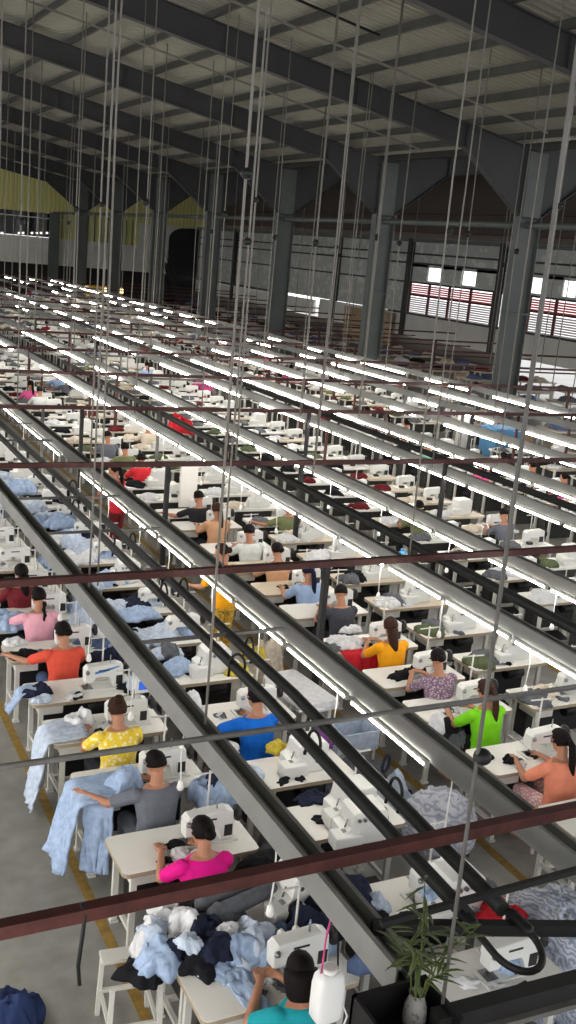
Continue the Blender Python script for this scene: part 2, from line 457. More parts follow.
# ================================================================ TRAYS, PIPES, LIGHTS, RODS
NL = 5
XLN = [2.9, 6.86, 10.9, 14.8, 18.65]
def xl(k): return XLN[k] if k >= 0 else 2.9 + 3.95 * k
def xr(k): return xl(k) + 1.45
TRL = [2.9, 7.06, 11.2, 15.0, 18.5]; TRR = [4.58, 8.70, 12.75, 16.75, 20.25]
LINEW = ORD
ZT = 1.87
def make_tray(x, y0, y1, label):
    t = empty('cable_trunking', (x, y0, ZT)); L = y1 - y0
    tag(t, label, 'cable trunking', 'cable trunkings over the sewing lines')
    mb = MB(); mb.box((-0.075, L / 2, 0.09), (0.012, L, 0.18)); mb.box((0.0, L / 2, 0.006), (0.16, L, 0.012)); mb.box((0.078, L / 2, 0.07), (0.01, L, 0.14))
    mb.box((-0.065, L / 2, 0.176), (0.03, L, 0.01)); mb.box((0.088, L / 2, 0.14), (0.03, L, 0.01))
    reg(t, mb.obj('channel', M_TRAY, t))
    mb = MB(); mb.box((0.0, L / 2, 0.03), (0.14, L, 0.035)); reg(t, mb.obj('cable_bed', M_TRAYIN, t))
    mb = MB(); mb.tube([(0.03, 0, 0.075), (0.035, L / 3, 0.08), (0.02, L * 0.7, 0.075), (0.03, L, 0.08)], 0.018, 6); reg(t, mb.obj('cable', M_PIPEG, t))
    return t
def y_end(x): return min(84.0, max(20.0, x / 0.19))
def y_start(x, base=3.75): return max(base, x / 0.98 - 1.5)
tray_span = {}
for k in range(NL):
    for sd, X in (('left', TRL[k]), ('right', TRR[k])):
        ya = 3.72 if k == 0 and sd == 'left' else max(4.0, X / 0.95 - 2.2)
        yb = y_end(X)
        if k == 0 and sd == 'right': ya = 4.2
        tray_span[(k, sd)] = (X, ya, yb)
        make_tray(X, ya, yb, f'grey cable trunking over the {sd} column of the {LINEW[k]} line')
for sd, X in (('left', xl(-1)), ('right', xr(-1))):  # unseen trunkings added out of frame to carry the extra aisle tubes
    make_tray(X, 0.5, 70, f'long grey cable trunking over the {sd} column of the line beyond the wide aisle')
# fluorescent tubes
NT = 0
cand = []
for (k, sd), (X, ya, yb) in tray_span.items():
    if (k, sd) == (0, 'left'): continue
    y = ya + 0.2 + 0.3 * ((k * 7 + (sd == 'left')) % 4); i = 0
    if (k, sd) == (0, 'right'): y = 5.85
    run = 0
    while y + 1.2 < yb:
        a = proj((X - 0.1, y, ZT)); b = proj((X - 0.1, y + 1.2, ZT))
        d = math.hypot(X, y)
        lit = True
        rnd = random.Random(int(y * 100) + k * 31)
        far_gap = rnd.random() < (0.04 if d < 24 else (0.36 if d < 38 else 0.62)) or ((k, sd) == (0, 'right') and y < 5.0)
        if (-20 < a[0] < 596 or -20 < b[0] < 596) and a[1] < 1030 and b[1] > 0 and not far_gap:
            cand.append((d, X, y, k, sd, i)); i += 1
        y += 1.27
cand.sort()
def make_tube():
    t = empty('fluorescent_tube')
    mb = MB(); mb.box((0.0, 0.6, 0.028), (0.03, 1.2, 0.03)); reg(t, mb.obj('batten', M_LEG, t))
    mb = MB(); mb.cyl((0, 0.03, 0), (0, 1.17, 0), 0.02, n=8); reg(t, mb.obj('lamp_tube', M_TUBE, t))
    for yy in (0.015, 1.185): reg(t, MB().box((0, yy, 0.005), (0.034, 0.03, 0.05)).obj('end_cap', M_LEG, t))
    return t
def make_tube_far():  # far tube widened so that its shape carries the bloom of the glow
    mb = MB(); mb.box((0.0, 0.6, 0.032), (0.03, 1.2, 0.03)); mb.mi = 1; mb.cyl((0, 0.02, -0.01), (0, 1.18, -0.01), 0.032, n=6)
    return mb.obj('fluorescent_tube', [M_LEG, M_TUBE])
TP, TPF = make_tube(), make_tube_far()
for sd, X in (('left', xl(-1)), ('right', xr(-1))):  # unseen tubes added out of frame to brighten the aisle floor
    for i in range(24):
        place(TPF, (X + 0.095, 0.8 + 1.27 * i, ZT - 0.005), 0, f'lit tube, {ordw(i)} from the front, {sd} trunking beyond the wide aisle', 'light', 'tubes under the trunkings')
extra = []
for n, (d, X, y, k, sd, i) in enumerate(cand):
    if n >= 290: extra.append((X, y)); continue
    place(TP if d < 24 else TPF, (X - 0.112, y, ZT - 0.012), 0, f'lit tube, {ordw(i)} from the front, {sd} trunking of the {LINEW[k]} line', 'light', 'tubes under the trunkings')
if extra:
    mb = MB()
    for X, y in extra:
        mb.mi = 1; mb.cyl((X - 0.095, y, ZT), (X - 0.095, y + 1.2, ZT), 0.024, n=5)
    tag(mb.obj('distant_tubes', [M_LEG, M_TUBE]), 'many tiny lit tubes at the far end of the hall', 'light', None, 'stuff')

# centre air ducts: two black pipes over the first line, joined by a hose bend
def duct_x(s_, y): return (3.45 + 0.12 * min(1, (y - 3.95) / 3), 3.69 + 0.14 * min(1, (y - 3.95) / 3))[s_]
def duct0(s_, label):
    o = MB().tube([(duct_x(s_, y), y, 2.05) for y in (3.95, 5.0, 6.0, 6.95, 24)], 0.047, 10).obj('air_pipe', M_RUB)
    tag(o, label, 'pipe', 'air pipes over the sewing lines')
def duct(x, y0, y1, label, r=0.046):
    o = MB().cyl((x, y0, 2.05), (x, y1, 2.05), r, n=10).obj('air_pipe', M_RUB)
    tag(o, label, 'pipe', 'air pipes over the sewing lines')
duct0(0, 'black air pipe over the first line, beside the grey trunking')
duct0(1, 'black air pipe over the first line, on the side of the lit aisle')
for k in range(1, 3):
    duct(xl(k) + 0.62, max(5, xl(k) - 2), y_end(xl(k)) * 0.8, f'dark air pipe running over the middle of the {LINEW[k]} sewing line', 0.06)
hb = empty('hose_bend', (3.57, 3.7, 2.03)); tag(hb, 'black hose bend joining the ends of the two air pipes', 'hose')
pts = [(-0.135, 0.3, 0.02)] + [(-0.15 * math.cos(t) + 0.02 * math.sin(t), -0.16 * math.sin(t), -0.06 * math.sin(t)) for t in [PI * j / 14 for j in range(15)]] + [(0.135, 0.1, 0.02)]
reg(hb, MB().tube(pts, 0.021, 10).obj('hose', M_RUB, hb))
reg(hb, MB().capsule((0.14, 0.05, 0.02), (0.14, 0.2, 0.02), 0.036, 0.036).obj('coupling', M_BLACK, hb))
reg(hb, MB().capsule((-0.135, 0.2, 0.02), (-0.135, 0.28, 0.02), 0.04, 0.04).obj('coupling', M_BLACK, hb))
# black cable loops strapped on the pipes
lp = None
i = 0
for y, s in [(5.25, 1), (6.05, 0), (7.55, 0), (7.9, 1), (9.5, 0), (9.6, 1), (11.25, 0), (11.35, 1), (13.0, 0), (14.1, 1), (15.3, 0)]:
    if lp is None:
        mb = MB(); mb.tube([(0.0, -0.07, -0.1)] + [(0.02, -0.07 * math.cos(t), 0.02 + 0.1 * math.sin(t)) for t in [PI * j / 10 for j in range(11)]] + [(0.0, 0.07, -0.1)], 0.012, 8)
        lp = mb.obj('cable_loop', M_BLACK)
    place(lp, (duct_x(s, y), y, 2.06), random.uniform(-0.6, 0.9), f'black cable loop strapped to the {("trunking-side","aisle-side")[s]} air pipe, {ordw(i)} from the front', 'cable', 'cable loops on the air pipes')
    i += 1
# cross pipes
YP = [4.56 + 5.32 * n for n in range(0, 15)]
PIPEZ = 2.16
ANG = 0.0
for n, y in enumerate(YP):
    mb = MB(); mb.box((16, y, PIPEZ), (36, 0.075, 0.075))
    tag(mb.obj('cross_pipe', M_PIPE), f'dark red steel cross pipe carrying the trunkings, {ordw(n)} from the front', 'pipe', 'dark red cross pipes')
o = MB().cyl((-3, 6.28, 2.12), (8.3, 6.28, 2.12), 0.024, n=8).obj('cross_pipe', M_PIPEG); tag(o, 'thin grey cross pipe between the first two dark red ones', 'pipe')
o = MB().bar((2.9, 4.02, 2.1), (5.2, 4.02, 2.16), 0.035).obj('cross_pipe', M_DARK); tag(o, 'thin black cross bar behind the hose bend', 'pipe')
for n, y in enumerate([8.3, 11.9, 13.6, 17.6, 19.2, 23.2, 28.5, 33.8]):
    o = MB().bar((2.95, y, 2.06), (4.4, y + 0.02, 2.06), 0.03).obj('strut', M_PIPEG)
    tag(o, f'short grey strut between the first line\'s two trunkings, {ordw(n)} from the front', 'strut', 'short struts of the first line')
# posts under the pipes
pn = 0
for n, xs in ((1, [5.72, 9.7, 13.6]), (2, [5.68, 8.1, 11.1, 15.6]), (3, [5.72, 11.0, 15.6, 19.4]), (4, [8.1, 13.6, 19.4, 23.4]), (5, [7.0, 13.6, 17.6, 25.4]), (6, [9.6, 17.6, 21.4, 29]), (7, [9.6, 13.6, 21.4, 29]), (8, [13.6, 17.6, 25.4])):
    for j, x in enumerate(xs):
        o = MB().box((x, YP[n], (PIPEZ - 0.04) / 2), (0.07, 0.07, PIPEZ - 0.04)).obj('post', M_DARK if n < 4 else M_PIPE)
        tag(o, f'dark steel post under the {ordw(n)} cross pipe, {ordw(j)} from the left', 'post', 'posts under the cross pipes')
for n in range(3, 10):
    for j, x in enumerate(TRL[max(0, n - 4):] + TRR[max(0, n - 4):]):
        q = proj((x, YP[n], 2))
        if not 0 < q[0] < 576: continue
        o = MB().box((x + 0.35, YP[n] + 0.06, PIPEZ / 2 - 0.02), (0.055, 0.055, PIPEZ - 0.045)).obj('post', M_PIPE if (n + j) % 2 else M_PIPEG)
        tag(o, f'thin upright by a trunking at the {ordw(n)} cross pipe, number {j + 1} counted across', 'post', 'thin uprights by the trunkings')
    for j, (x0, x1) in enumerate(((6.0, 13.5), (14.0, 20.5), (22.0, 33.0))):
        if not (proj((x1, YP[n] + 2.6, 1.7))[0] > 0 and proj((x0, YP[n] + 2.6, 1.7))[0] < 576): continue
        o = MB().bar((x0, YP[n] + 2.6, 1.72), (x1, YP[n] + 2.6, 1.72), 0.06).obj('cross_bar', M_PIPE if j else M_PIPEG)
        tag(o, f'lower cross bar, {ordw(j)} section behind the {ordw(n)} cross pipe', 'pipe', 'lower cross bars')
# foreground frame at the end of the trunkings
fr = empty('end_frame', (3.3, 3.7, 2.0)); tag(fr, 'black angle-iron end frame at the near end of the trunkings', 'frame')
fa = at(372, 927, 2.0) - Vector((3.3, 3.7, 2.0)); fb = at(640, 929, 2.0) - Vector((3.3, 3.7, 2.0))
reg(fr, MB().bar(fa, fb, 0.06, 0.07).obj('upper_bar', M_DARK, fr))
mb = MB(); mb.bar((-0.45, -0.3, -0.02), (1.9, -0.38, -0.02), 0.09, 0.1); reg(fr, mb.obj('lower_bar', M_DARK, fr))
reg(fr, MB().bar((-0.40, -0.36, -0.085), (1.9, -0.45, -0.085), 0.04, 0.03).obj('strip', M_PIPEG, fr))
bx = empty('ledge_box', (2.72, 3.46, 1.86)); tag(bx, 'black open box at the near end of the grey trunking holding the vase', 'box')
mb = MB(); mb.box((0, 0, 0.01), (0.44, 0.34, 0.02)); mb.box((-0.21, 0, 0.1), (0.02, 0.34, 0.2)); mb.box((0.21, 0, 0.1), (0.02, 0.34, 0.2)); mb.box((0, 0.16, 0.1), (0.44, 0.02, 0.2)); mb.box((0, -0.16, 0.06), (0.44, 0.02, 0.12))
reg(bx, mb.obj('shell', M_BLACK, bx))
# vase with bamboo leaves
VP = Vector((2.80, 3.50, 1.885))
vz = empty('vase', VP); tag(vz, 'pale speckled vase on the black ledge box', 'vase')
prof = [(0.035, 0), (0.055, 0.01), (0.062, 0.06), (0.058, 0.13), (0.042, 0.17), (0.036, 0.19), (0.044, 0.205), (0.036, 0.2), (0.03, 0.17), (0.03, 0.16)]
reg(vz, MB().lathe((0, 0, 0), prof, 20).obj('body', mat_print('vase_speckle', (136, 134, 130), (96, 94, 92), 40, 0.3, 0.3), vz))
pl = empty('bamboo_sprigs', VP + Vector((0, 0, 0.17))); tag(pl, 'green bamboo sprigs standing in the speckled vase', 'plant')
M_LEAF = mat('leaf_green', (74, 88, 38), 0.5, var=0.35, scale=14); M_STEM = mat('stem_green', (84, 96, 40), 0.6)
rnd = random.Random(5)
for s in range(9):
    az = rnd.uniform(0, 2 * PI); lean = rnd.uniform(0.1, 0.5); L = rnd.uniform(0.28, 0.5)
    tip = Vector((math.cos(az) * lean * L * 1.4, math.sin(az) * lean * L * 1.4, L))
    pts = [Vector((0.012 * math.cos(az), 0.012 * math.sin(az), -0.1)), Vector((tip.x * 0.3, tip.y * 0.3, L * 0.5)), tip]
    sp = MB().tube(pts, [0.005, 0.004, 0.002], 6).obj('stem', M_STEM, pl); reg(pl, sp)
    for j in range(9):
        t = 0.35 + 0.65 * j / 8
        b = pts[1].lerp(pts[2], (t - 0.35) / 0.65)
        a2 = rnd.uniform(0, 2 * PI); ll = rnd.uniform(0.09, 0.16); w = 0.011
        dirv = Vector((math.cos(a2), math.sin(a2), rnd.uniform(-0.35, 0.7))).normalized(); sid = dirv.cross(Vector((0, 0, 1))).normalized()
        up = sid.cross(dirv)
        mb = MB(); rows = []
        for q, wf in ((0, 0.2), (0.3, 1.0), (0.65, 0.8), (1.0, 0.05)):
            c = b + dirv * ll * q - Vector((0, 0, 0.04 * q * q))
            rows.append([c - sid * w * wf, c + up * 0.002, c + sid * w * wf, c - up * 0.001])
        mb.loft(rows)
        reg(pl, mb.obj('leaf', M_LEAF, pl))
# hanging rods at the crossings
rods = []
for k in range(8):
    for sd in ('left', 'right'):
        X = 2.9 + 3.95 * k if sd == 'left' else 4.4 + 3.95 * k
        for n in range(0, 15):
            Y = 4.56 + 5.32 * n
            if (k, sd, n) == (0, 'left', 0) or (k, sd, n) == (0, 'right', 0): continue
            if Y > 63: continue
            if k >= 4 and (n + k + (sd == 'left')) % 2: continue
            if k >= 6 and n % 3 == 1: continue
            t = proj((X, Y, 8.5)); b = proj((X, Y, 2.1))
            if not (-5 < t[0] < 581 or -5 < b[0] < 581) or b[1] < 0: continue
            rods.append((X, Y, 0.0, sd, k))
rods += [(2.9, 6.61, 0.0, 'left', 0), (2.9, 3.42, 0.0, 'left', 0), (3.0, 9.9, 0, 'left', 0), (6.95, 15.4, 0, 'left', 1), (8.28, 15.1, 0, 'right', 1), (12.2, 20.3, 0, 'right', 2), (10.7, 20.4, 0, 'left', 2), (14.7, 25.6, 0, 'left', 3)]
def roof_z(x): return rz_(COLX - x) + 0.2 if x < COLX else rz_(x - COLX) + 0.2
rods.sort(key=lambda r: proj((r[0], r[1], 7.5))[0])
for i, (X, Y, dz, sd, k) in enumerate(rods):
    zt = roof_z(X); d = math.hypot(X, Y); r = 0.010 if d < 14 else (0.013 if d < 30 else 0.017)
    nm = empty('hanger_rod', (X, Y, 2.06))
    tag(nm, f'thin pale hanging rod from the roof, {ordw(i)} from the left', 'rod', 'hanging rods')
    h = zt - 2.06; rnd = random.Random(i)
    sw = rnd.uniform(-0.05, 0.05)
    reg(nm, MB().tube([(0, 0, 0), (sw, 0, h * 0.45), (0, 0, h)], r, 6).obj('rod', M_ROD if (X, Y) != (2.9, 3.42) else M_PIPEG, nm))
    if i % 2 == 0 or (X, Y) == (2.9, 3.42):
        zk = 1.35 if (X, Y) == (2.9, 3.42) else 3.9 + rnd.uniform(-0.3, 0.5)
        if d < 45: reg(nm, MB().ell((0 if zk > 3 else 0.02, 0, zk), (0.045, 0.045, 0.04) if d < 20 else (0.07, 0.07, 0.08)).obj('connector', M_BLACK, nm))
# conduits under the roof, running across
for i, (x0, x1, y, dz, m, lab) in enumerate(((8.0, 19.5, 24.0, -0.12, M_ROD, 'pale conduit under the roof sheets behind the first dark rafter'), (10.2, 12.8, 22.2, -0.1, M_BLACK, 'short black conduit under the roof sheets'), (6, 20, 31.0, -0.12, M_ROD, 'pale conduit crossing under the roof in the next bay'))):
    o = MB().bar((x0, y, roof_z(x0) + dz - 0.2), (x1, y, roof_z(x1) + dz - 0.2), 0.05).obj('roof_conduit', m); tag(o, lab, 'conduit')
# plugs on cords under the lit trunking
pc = empty('power_cord'); reg(pc, MB().tube([(0, 0, 0.55), (0.01, 0, 0.28), (0, 0.01, 0.06)], 0.006, 6).obj('cord', M_CONE, pc)); reg(pc, MB().lathe((0, 0, 0), [(0.008, 0.09), (0.02, 0.07), (0.03, 0.02), (0.02, 0.0)], 10).obj('plug', M_CONE, pc))
ci = {}
for k, sd, ys in ((0, 'right', [5.6, 7.4, 9.1, 10.4, 11.9, 13.1, 14.6, 16.2, 18, 20.5]), (0, 'left', [5.2, 6.9, 8.2, 9.6, 10.8]), (1, 'left', [7.7, 9.3, 10.7, 12, 13.8, 15.2, 17, 19.1]), (1, 'right', [9.2, 11.5, 13.4, 15.1, 18])):
    X = TRL[k] if sd == 'left' else TRR[k]
    for i, y in enumerate(ys):
        place(pc, (X - 0.05, y, ZT - 0.52), random.uniform(0, 6), f'white plug on a cord, {ordw(i)} under the {sd} trunking of the {LINEW[k]} line', 'cord', 'plugs hanging under the trunkings')

# ================================================================ SEWING STATIONS
TH = 0.78
def table_parts(detail, top_mat):
    """a table whose worker sits at x = 0 and whose near edge is y = 0"""
    out = []
    mb = MB(); x0, x1, y0, y1 = -0.54, 0.64, 0.0, 0.56
    r = 0.05
    poly = []
    for cx, cy, a0 in ((x1 - r, y1 - r, 0), (x0 + r, y1 - r, 90), (x0 + r, y0 + r, 180), (x1 - r, y0 + r, 270)):
        for j in range(4):
            a = math.radians(a0 + 30 * j); poly.append((cx + r * math.cos(a), cy + r * math.sin(a)))
    if detail:
        mb.prism(poly, TH - 0.004, TH, 'XY'); mb.mi = 1
        mb.prism(poly, TH - 0.042, TH - 0.004, 'XY')
    else: mb.prism(poly, TH - 0.04, TH, 'XY')
    top = mb
    legs = []
    for lx in (-0.44, 0.52):
        for ly in (0.06, 0.5):
            m = MB(); m.box((lx, ly, (TH - 0.05) / 2 + 0.01), (0.05, 0.04, TH - 0.07))
            if detail: m.box((lx, ly, 0.012), (0.07, 0.07, 0.024))
            legs.append(m)
    rails = []
    for lx in (-0.44, 0.52):
        m = MB(); m.box((lx, 0.28, 0.2), (0.035, 0.4, 0.035)); rails.append(m)
    bar = MB(); bar.box((0.04, 0.42, 0.2), (0.92, 0.03, 0.04))
    ped = MB(); ped.box((0.05, 0.24, 0.13), (0.4, 0.24, 0.02), rot=Matrix.Rotation(0.25, 4, 'X')); ped.bar((0.2, 0.3, 0.14), (0.22, 0.34, 0.62), 0.012)
    mot = MB(); mot.cyl((0.1, 0.2, 0.60), (0.36, 0.2, 0.60), 0.075, n=12); mot.box((0.12, 0.2, 0.69), (0.1, 0.1, 0.1))
    drw = MB(); drw.box((-0.33, 0.2, TH - 0.1), (0.26, 0.3, 0.11), bev=0.01)
    return top, legs, rails, bar, ped, mot, drw
def make_table(top_mat, name='sewing_table'):
    top, legs, rails, bar, ped, mot, drw = table_parts(True, top_mat)
    t = empty(name)
    reg(t, top.obj('tabletop', [top_mat, M_EDGE], t))
    for m in legs: reg(t, m.obj('leg', M_LEG, t))
    for m in rails: reg(t, m.obj('side_rail', M_LEG, t))
    reg(t, MB().box((0.06, 0.40, 0.46), (0.86, 0.2, 0.42), bev=0.02).obj('cloth_tray', M_BLACK, t)); reg(t, bar.obj('crossbar', M_LEG, t)); reg(t, ped.obj('pedal', M_BLACK, t)); reg(t, mot.obj('motor', M_BLACK, t)); reg(t, drw.obj('drawer', M_LEG, t))  # black box added under the top for the shade and dark cloth there
    return t
def make_table_mid(top_mat):
    top, legs, rails, bar, ped, mot, drw = table_parts(False, top_mat)
    t = empty('sewing_table'); reg(t, top.obj('tabletop', top_mat, t))
    for i in range(4): reg(t, legs[i].obj('leg', M_LEG, t))
    for m in (*rails, bar, ped, mot, drw): m.bm.free()
    m = MB(); m.box((0.06, 0.40, 0.48), (0.86, 0.24, 0.42)); reg(t, m.obj('cloth_tray', M_TRAYIN, t))  # plain grey box, added to darken the space below like shade and cloth
    return t
ARM = [(-.08, .08), (-.085, .22), (-.05, .255), (.27, .275), (.33, .25), (.345, .0), (.23, 0), (.215, .11), (.19, .145), (.02, .15), (0.0, .08)]
def machine_bodies(style):
    mb = MB()
    if style == 'lock':
        mb.prism(ARM, -0.055, 0.065, 'XZ', bev=0.014); mb.box((0.12, 0.0, 0.006), (0.5, 0.18, 0.012), bev=0.004)
    else:
        mb.prism([(-.13, 0), (-.13, .12), (-.05, .14), (-.05, .27), (-.02, .30), (.22, .30), (.26, .26), (.26, 0)], -0.1, 0.15, 'XZ', bev=0.016)
        mb.box((-0.1, -0.08, 0.06), (0.24, 0.16, 0.12), bev=0.012)
    return mb
M_SWOOSH = mat('swoosh_blue', (70, 130, 200), 0.4)
def make_machine(style, swoosh=False, screen=False):
    t = empty('sewing_machine')
    reg(t, machine_bodies(style).obj('body', M_MACH, t))
    if style == 'lock':
        reg(t, MB().cyl((-0.045, 0.0, 0.03), (-0.045, 0.0, 0.1), 0.008, n=8).obj('needle_bar', M_STEEL, t))
        mb = MB(); mb.box((-0.045, -0.01, 0.018), (0.022, 0.05, 0.008)); mb.cyl((-0.045, 0.015, 0.02), (-0.045, 0.015, 0.1), 0.005, n=6); reg(t, mb.obj('presser_foot', M_STEEL, t))
        reg(t, MB().lathe((0.345, 0, 0.2), [(0.02, 0), (0.03, 0.02), (0.066, 0.025), (0.07, 0.04), (0.066, 0.055), (0.02, 0.05)], 16, 'X').obj('hand_wheel', M_DARK, t))
        reg(t, MB().lathe((-0.06, -0.056, 0.2), [(0.024, 0.0), (0.024, -0.012), (0.01, -0.02), (0.01, -0.03)], 12, 'Y').obj('tension_dial', M_STEEL, t))
        reg(t, MB().box((-0.045, 0.0, 0.013), (0.1, 0.12, 0.004)).obj('needle_plate', M_STEEL, t))
        mb = MB(); mb.box((0.29, -0.057, 0.09), (0.07, 0.006, 0.1)); reg(t, mb.obj('cover_plate', M_DARK, t))
        reg(t, MB().box((0.12, -0.057, 0.21), (0.12, 0.006, 0.014)).obj('name_strip', M_DARK, t))
        mb = MB(); mb.cyl((0.2, -0.0, 0.26), (0.2, 0.0, 0.36), 0.006, n=6); reg(t, mb.obj('thread_guide', M_STEEL, t))
        if swoosh:
            mb = MB(); mb.prism([(.02, .175), (.13, .19), (.28, .235), (.29, .25), (.12, .22), (.02, .20)], -0.0575, -0.0552, 'XZ'); reg(t, mb.obj('blue_stripe', M_SWOOSH, t))
        if screen:
            mb = MB(); mb.box((0.33, 0.05, 0.38), (0.22, 0.07, 0.16), bev=0.01); s = reg(t, mb.obj('control_box', M_MACH, t))
            mb = MB(); mb.box((0.32, 0.012, 0.385), (0.14, 0.006, 0.09)); reg(s, mb.obj('screen', M_SCREEN, s))
    else:
        reg(t, MB().lathe((0.26, 0.03, 0.17), [(0.02, 0), (0.06, 0.005), (0.068, 0.02), (0.06, 0.04), (0.02, 0.035)], 16, 'X').obj('hand_wheel', M_DARK, t))
        mb = MB()
        for j in range(4): mb.cyl((-0.01 + j * 0.05, -0.102, 0.23), (-0.01 + j * 0.05, -0.125, 0.23), 0.015, n=8)
        reg(t, mb.obj('tension_dials', M_STEEL, t))
        reg(t, MB().box((-0.09, -0.06, 0.125), (0.08, 0.05, 0.006)).obj('needle_plate', M_STEEL, t))
        reg(t, MB().cyl((-0.09, -0.02, 0.13), (-0.07, -0.02, 0.2), 0.007, n=6).obj('needle_bar', M_STEEL, t))
    return t
def make_machine_mid(style):
    mb = machine_bodies(style); mb.mi = 1; mb.box((0.26, -0.06, 0.1), (0.08, 0.02, 0.1)); mb.box((0.02, -0.04, 0.03), (0.1, 0.08, 0.05))
    mb.lathe((0.345 if style == 'lock' else 0.26, 0, 0.19), [(0.02, 0), (0.066, 0.01), (0.066, 0.04), (0.02, 0.05)], 10, 'X')
    return mb.obj('sewing_machine', [M_MACH, M_DARK])
def make_stand(n, cm):
    t = empty('thread_stand')
    mb = MB(); mb.cyl((0, 0, 0), (0, 0, 0.52), 0.009, n=6); mb.bar((-0.14, 0, 0.5), (0.14, 0, 0.5), 0.012); mb.box((0, 0, 0.012), (0.34, 0.12, 0.012)); reg(t, mb.obj('rack', M_LEG, t))
    for j in range(n):
        x = -0.12 + 0.24 * j / max(1, n - 1)
        reg(t, MB().lathe((x, -0.01, 0.02), [(0.045, 0), (0.046, 0.02), (0.026, 0.15), (0.012, 0.155), (0.01, 0.17)], 12).obj('thread_cone', cm[j % len(cm)], t))
    return t
T_W, T_B = make_table(M_WHITE), make_table(M_BEIGE)
TM_W, TM_B = make_table_mid(M_WHITE), make_table_mid(M_BEIGE)
K_LOCK, K_OVER = make_machine('lock'), make_machine('over')
K_BLUE, K_SCR = make_machine('lock', True), make_machine('lock', False, True)
KM_LOCK, KM_OVER = make_machine_mid('lock'), make_machine_mid('over')
S_A, S_B = make_stand(2, [M_CONE]), make_stand(3, [M_CONE, M_CONE, M_CONEB])
def make_stool():
    t = empty('work_stool')
    reg(t, MB().box((0, 0, 0.47), (0.42, 0.3, 0.035), bev=0.008).obj('seat', M_DARK, t))
    for sx in (-0.17, 0.17):
        for sy in (-0.11, 0.11):
            reg(t, MB().bar((sx, sy, 0), (sx * 0.92, sy * 0.92, 0.455), 0.03).obj('leg', M_LEG, t))
    mb = MB(); mb.box((0, 0.1, 0.18), (0.34, 0.02, 0.025)); mb.box((0, -0.1, 0.18), (0.34, 0.02, 0.025)); reg(t, mb.obj('stretcher', M_LEG, t))
    return t
STOOL = make_stool()

# ================================================================ CLOTH
CLOTH = {}
def cloth(name, rgb, var=0.25, rgb2=None):
    return mat('cloth_' + name, rgb, 0.9, var=var, scale=18, bump=0.35, spec=0.15, rgb2=rgb2)
C_LB = cloth('light_blue', (168, 188, 218)); C_PB = cloth('pale_blue', (196, 208, 226)); C_WH = cloth('white', (222, 222, 224), 0.15)
C_NV = cloth('navy', (38, 42, 62)); C_BK = cloth('black', (30, 30, 34)); C_GY = cloth('grey', (104, 106, 112)); C_DB = cloth('denim', (96, 112, 146))
C_RD = cloth('red', (196, 40, 52)); C_PK = cloth('pink', (214, 90, 150)); C_PU = cloth('purple', (118, 66, 130)); C_YE = cloth('yellow', (206, 186, 70)); C_CR = cloth('cream', (222, 208, 190)); C_GR = cloth('olive', (98, 108, 78)); C_MA = cloth('maroon', (104, 34, 40))
def fold(p, seed):
    q = Vector(p) + Vector((seed * 3.7, seed * 1.9, seed * 0.7))
    q = q + 0.45 * Vector((noise.noise(q * 0.8), noise.noise(q * 0.8 + Vector((7, 3, 1))), 0))
    a = 1 - abs(noise.noise(q * 0.8)) * 2.4
    b = 1 - abs(noise.noise(q * 1.9 + Vector((5, 1, 2)))) * 2.4
    c = 1 - abs(noise.noise(q * 4.1 + Vector((2, 8, 4)))) * 2.4
    return 0.5 * a + 0.32 * b + 0.18 * c
def crumple(w, d, h, seed, n=30, freq=7.0):
    bm = bmesh.new(); g = []
    for j in range(n + 1):
        row = []
        for i in range(n + 1):
            u, v = 2 * i / n - 1, 2 * j / n - 1
            # square to disc
            x = u * math.sqrt(max(0, 1 - v * v / 2)); y = v * math.sqrt(max(0, 1 - u * u / 2)); r = math.hypot(x, y)
            k = 1 + 0.5 * noise.noise(Vector((x * 1.3, y * 1.3, seed * 2.1))) + 0.22 * noise.noise(Vector((x * 4, y * 4, seed * 1.1))) * r
            px, py = x * w / 2 * k, y * d / 2 * k
            big = 0.75 + 0.6 * noise.noise(Vector((x * 1.1, y * 1.1, seed * 5.3)))
            z = h * (max(0, 1 - r ** 2.0)) ** 0.55 * big + (0.028 + 0.22 * h) * (fold((px * freq, py * freq, 0), seed) - 0.2) * (1 - r ** 6)
            wob = 0.03 * (r < 0.97)
            px += wob * noise.noise(Vector((px * 11, py * 11, seed))); py += wob * noise.noise(Vector((px * 11, py * 11, seed + 9)))
            row.append(bm.verts.new((px, py, max(0.006 if r < 0.99 else 0.0, z))))
        g.append(row)
    for j in range(n):
        for i in range(n): bm.faces.new((g[j][i], g[j][i + 1], g[j + 1][i + 1], g[j + 1][i]))
    rim = [g[0][i] for i in range(n)] + [g[j][n] for j in range(n)] + [g[n][i] for i in range(n, 0, -1)] + [g[j][0] for j in range(n, 0, -1)]
    bm.faces.new(list(reversed(rim)))
    for f in bm.faces: f.smooth = True
    me = bpy.data.meshes.new('crumpled_cloth'); bmesh.ops.recalc_face_normals(bm, faces=bm.faces); bm.to_mesh(me); bm.free()
    return me
CR = {}
def garment(loc, w, d, h, m, label, seed=0, rz=0.0, cat='garment', name='crumpled_garment', group=None, n=30):
    key = (round(w, 2), round(d, 2), round(h, 2), seed, n)
    if key not in CR: CR[key] = crumple(w, d, h, seed, n)
    me = CR[key]
    if not me.materials: me.materials.append(m)
    o = link(name, me, None, loc, rz); o.material_slots[0].link = 'OBJECT'; o.material_slots[0].material = m
    return tag(o, label, cat, group)
